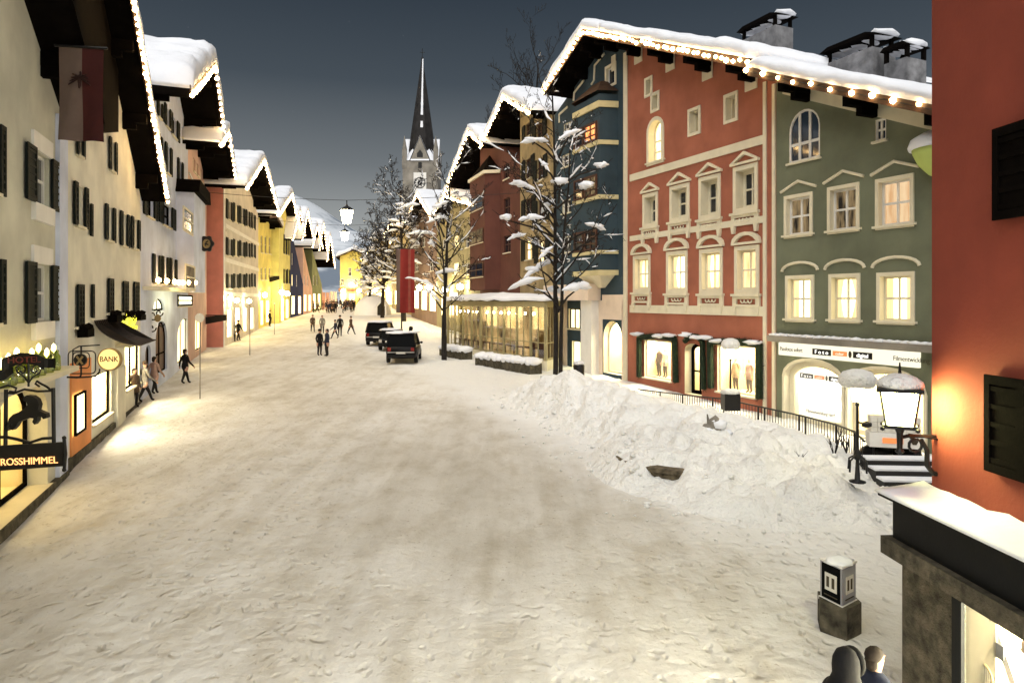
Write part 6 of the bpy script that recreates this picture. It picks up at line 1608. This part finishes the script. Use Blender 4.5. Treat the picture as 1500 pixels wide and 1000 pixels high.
for i in (0, 1):
    a, b = Vector(tri[i]), Vector(tri[i+1]); d = (b-a).normalized(); nm = Vector((d.y, -d.x)); Lw = (b-a).length
    fc = lambda s, e, z0: (a + d*s*Lw + nm*e).to_3d() + Vector((0, 0, z0-.09))
    def face(m, s0, s1, z0, z1, e): m.add([fc(s0, e, z0), fc(s1, e, z0), fc(s1, e, z1), fc(s0, e, z1)] + [fc(s0, 0, z0), fc(s1, 0, z0), fc(s1, 0, z1), fc(s0, 0, z1)], [(0, 1, 2, 3), (0, 1, 5, 4), (1, 2, 6, 5), (2, 3, 7, 6), (3, 0, 4, 7)])
    m = MB(); face(m, .08, .92, .55, 1.05, .006); w = m.build('panel', M['carglass'] if i == 0 else M['pillar_grey'], t)
    m = MB(); face(m, .24, .78, .68, .93, .012); nt_ = m.build('notice', M['notice'], w)
    m = MB(); face(m, .32, .44, .73, .88, .016); face(m, .56, .68, .73, .88, .016); face(m, .2, .8, .60, .615, .012); m.build('pictogram', M['dimink'], w)
MB().blob((0, -.03, 1.02), (.2, .18, .05), 2, .4).build('snow', M['snow'], t, 0, True)
# steps up to the shops near the red house
x, y = 10.2, 16.6; t = thing('stone_steps', 'dark stone steps with snowy treads between the bank and the red house', 'steps', (x, y, g(y)), math.radians(-4))
m, s2 = MB(), MB()
for k in range(3):
    m.box(-1.1, 2.4, .45*k, .45*k+.47, -.3, .16*(k+1)); s2.box(-1.1, 2.4, .45*k+.06, .45*k+.46, .16*(k+1), .16*(k+1)+.05)
m.build('tread', M['signblack'], t); s2.build('snow', M['snow'], t)
# display stand with bundled papers outside the photo shop
c = P(1310, 660, 18.6); c.z = g(18.6)+.18; t = thing('display_stand', 'low display stand with a pale sign board and bundled goods outside the bright arched shop', 'display stand', c, R1.root.rotation_euler.z*.25)
m = MB()
for sx in (-.55, .55):
    for sy in (-.2, .2): m.tube([(sx, sy, 0), (sx, sy, .45)], .025, 5)
m.build('leg', M['black'], t)
b = MB().box(-.66, .66, -.28, .28, .40, .78).build('sign_board', M['paintw'], t)
R_ = MB().box(-.35, .15, -.295, -.281, .52, .66).build('orange_band', M['orangeink'], b); MB().prism([(.42+.09*math.cos(k), .6+.1*math.sin(k)) for k in (0, 1.05, 2.1, 3.14, 4.2, 5.2)], -.295, -.281).build('emblem', M['dimink'], b)
gd = MB()
for i in range(7):
    for j in range(3): gd.box(-.62+.175*i, -.62+.175*i+.165, -.2, .2, .79+.14*j, .79+.14*j+.13)
gd.build('goods', M['notice'], t)
t = thing('covered_heap', 'dark covered heap lying in shade under the display stand', 'heap', c + Vector((.1, .35, 0))); MB().blob((-.35, 0, .12), (.45, .3, .28), 2, .4).blob((.4, 0, .14), (.4, .3, .32), 2, .4).build('cover', M['carblack'], t, 0, True)
# igloo bar at the far end
x, y = -20.6, 101; ig = thing('snow_dome', 'domed snow igloo with a dark doorway at the far end of the street', 'igloo', (x, y, g(y)))
dm = MB(); n = 28; prof = [(2.7*math.cos(a*math.pi/18), 3.0*math.sin(a*math.pi/18)) for a in range(9)] + [(.02, 3.0)]
dm.lathe([(2.75, -.3)] + prof, n=n); dm.build('dome', M['snow'], ig, 0, True)
MB().prism([(1.2, -.2), (2.3, -.2), (2.3, 1.2), (1.75, 1.8), (1.2, 1.2)], -2.55, -1.3).build('doorway', M['black'], ig)
MB().ring([(1.0, -.2), (2.5, -.2), (2.5, 1.3), (1.75, 2.1), (1.0, 1.3)], [(1.2, -.2), (2.3, -.2), (2.3, 1.2), (1.75, 1.8), (1.2, 1.2)], -2.75, -1.3).build('door_arch', M['snow'], ig)
# wares in the bright shop window of the red house
s, z = R0.sz(1440, 985, .14); wp = R0.world(s, -.14, z)
rk = thing('tennis_racket', 'pale oval racket leaning in the bright window at lower right', 'racket', wp, R0.root.rotation_euler.z)
m = MB().tube([(.13*math.cos(k*math.pi/12), 0, .10*math.sin(k*math.pi/12)) for k in range(25)], .012, 5)
m.tube([(.11, 0, -.05), (.32, .05, -.28)], .016, 6); m.build('frame', M['cardboard'], rk)
m = MB()
for k in range(-4, 5):
    w_ = .12*math.sqrt(max(0, 1-(k/5)**2)); h_ = .095*math.sqrt(max(0, 1-(k/5)**2)); m.tube([(k*.025, 0, -h_), (k*.025, 0, h_)], .002, 3).tube([(-w_, 0, k*.019), (w_, 0, k*.019)], .002, 3)
m.build('strings', M['ink'], rk)
s, z = R0.sz(1466, 950, .0); wp = R0.world(s, .0, z)
k_ = thing('ski', 'pale ski leaning across the bright window at lower right', 'ski', wp, R0.root.rotation_euler.z)
MB().add([(-.22, 0, .30), (-.14, 0, .34), (.36, 0, -.55), (.28, 0, -.58), (-.22, .03, .30), (-.14, .03, .34), (.36, .03, -.55), (.28, .03, -.58)], [(0, 1, 2, 3), (4, 5, 6, 7), (0, 1, 5, 4), (1, 2, 6, 5), (2, 3, 7, 6), (3, 0, 4, 7)]).build('board', M['paintw'], k_)
MB().box(-.06, .06, -.02, .0, -.1, .05).build('binding', M['gstone2'], k_)
for dx, dz, lab, mm in ((-.28, -.22, 'grey brown ski boot box standing left of the ski in the bright window', 'coat_grey'), (.30, .05, 'brown shoe on a stand right of the ski in the bright window', 'coat_brown'), (.02, .28, 'small grey camera hanging above the ski in the bright window', 'coat_grey')):
    b = thing('shop_article', lab, 'shop goods', wp + Vector((.18, -dx*.8, dz)), R0.root.rotation_euler.z + .3)
    if dz < -.1: MB().prism([(-.12, -.4), (.14, -.4), (.1, .25), (-.05, .25)], 0, .12).build('case', M[mm], b)
    elif dz < .2: MB().blob((0, 0, 0), (.15, .05, .05), 2, .3).blob((-.08, 0, .05), (.06, .05, .08), 2, .2).tube([(0, 0, -.05), (0, 0, -.5)], .015, 5).build('shoe', M[mm], b, 0, True)
    else: MB().box(-.07, .07, 0, .06, -.05, .05).tube([(0, 0, 0), (0, -.06, 0)], .04, 10).build('housing', M[mm], b)
# ================================================================== SKY, LIGHT, CAMERA
SUN_EL, SUN_AZ = math.radians(52), math.radians(188)
w = bpy.data.worlds.new("World"); sc.world = w; w.use_nodes = True; nt = w.node_tree; nt.nodes.clear()
out = nt.nodes.new('ShaderNodeOutputWorld'); bg = nt.nodes.new('ShaderNodeBackground')
sky = nt.nodes.new('ShaderNodeTexSky'); sky.sky_type = 'NISHITA'; sky.sun_disc = False; sky.sun_elevation = SUN_EL; sky.sun_rotation = SUN_AZ
sky.altitude = 760
co = nt.nodes.new('ShaderNodeTexCoord'); sep = nt.nodes.new('ShaderNodeSeparateXYZ'); nt.links.new(co.outputs['Generated'], sep.inputs[0])
# dusk: blue grey above, a pale band of town glow along the horizon
dusk = ramp(nt, sep.outputs[2], [(.0, (.175, .18, .175, 1)), (.09, (.125, .13, .128, 1)), (.19, (.056, .062, .066, 1)), (.30, (.021, .0265, .032, 1)), (.42, (.010, .014, .019, 1)), (.7, (.007, .0105, .015, 1))])
dim = mix(nt, 1, sky.outputs[0], (.0004, .0004, .0004, 1), 'MULTIPLY')
v = nt.nodes.new('ShaderNodeTexVoronoi'); v.inputs['Scale'].default_value = 60; nt.links.new(co.outputs['Generated'], v.inputs['Vector'])
stars = ramp(nt, v.outputs['Distance'], [(.0, (.10, .10, .11, 1)), (.03, (0, 0, 0, 1))])
s1 = mix(nt, 1, dusk, dim, 'ADD'); s2 = mix(nt, .6, s1, stars, 'ADD')
nt.links.new(s2, bg.inputs[0]); bg.inputs[1].default_value = 1.0
nt.links.new(bg.outputs[0], out.inputs[0])
sun = bpy.data.lights.new('soft_dusk_light', 'SUN'); sun.energy = 1.35; sun.angle = math.radians(85); sun.color = (1, .972, .915)
so = bpy.data.objects.new('soft_dusk_light', sun); col.objects.link(so)
d = Vector((math.sin(SUN_AZ)*math.cos(SUN_EL), math.cos(SUN_AZ)*math.cos(SUN_EL), math.sin(SUN_EL)))
so.rotation_euler = (-d).to_track_quat('-Z', 'Y').to_euler()
cam = bpy.data.cameras.new('camera'); cam.sensor_width = 36; cam.lens = 36*F/1500; cam.shift_y = (HZ-500)/1500; cam.clip_end = 9000; cam.clip_start = .05
cb = bpy.data.objects.new('camera', cam); col.objects.link(cb); cb.location = (0, 0, H); cb.rotation_euler = (math.pi/2, 0, 0); sc.camera = cb
sc.view_settings.view_transform = 'Standard'; sc.view_settings.look = 'None'; sc.view_settings.gamma = 1; sc.view_settings.exposure = 1.52
sc.render.engine = 'CYCLES'; cy = sc.cycles
cy.use_denoising = True; cy.max_bounces = 6; cy.diffuse_bounces = 3; cy.glossy_bounces = 3; cy.transparent_max_bounces = 8; cy.sample_clamp_indirect = 3; cy.sample_clamp_direct = 0
cy.use_light_tree = True; cy.caustics_reflective = cy.caustics_refractive = False
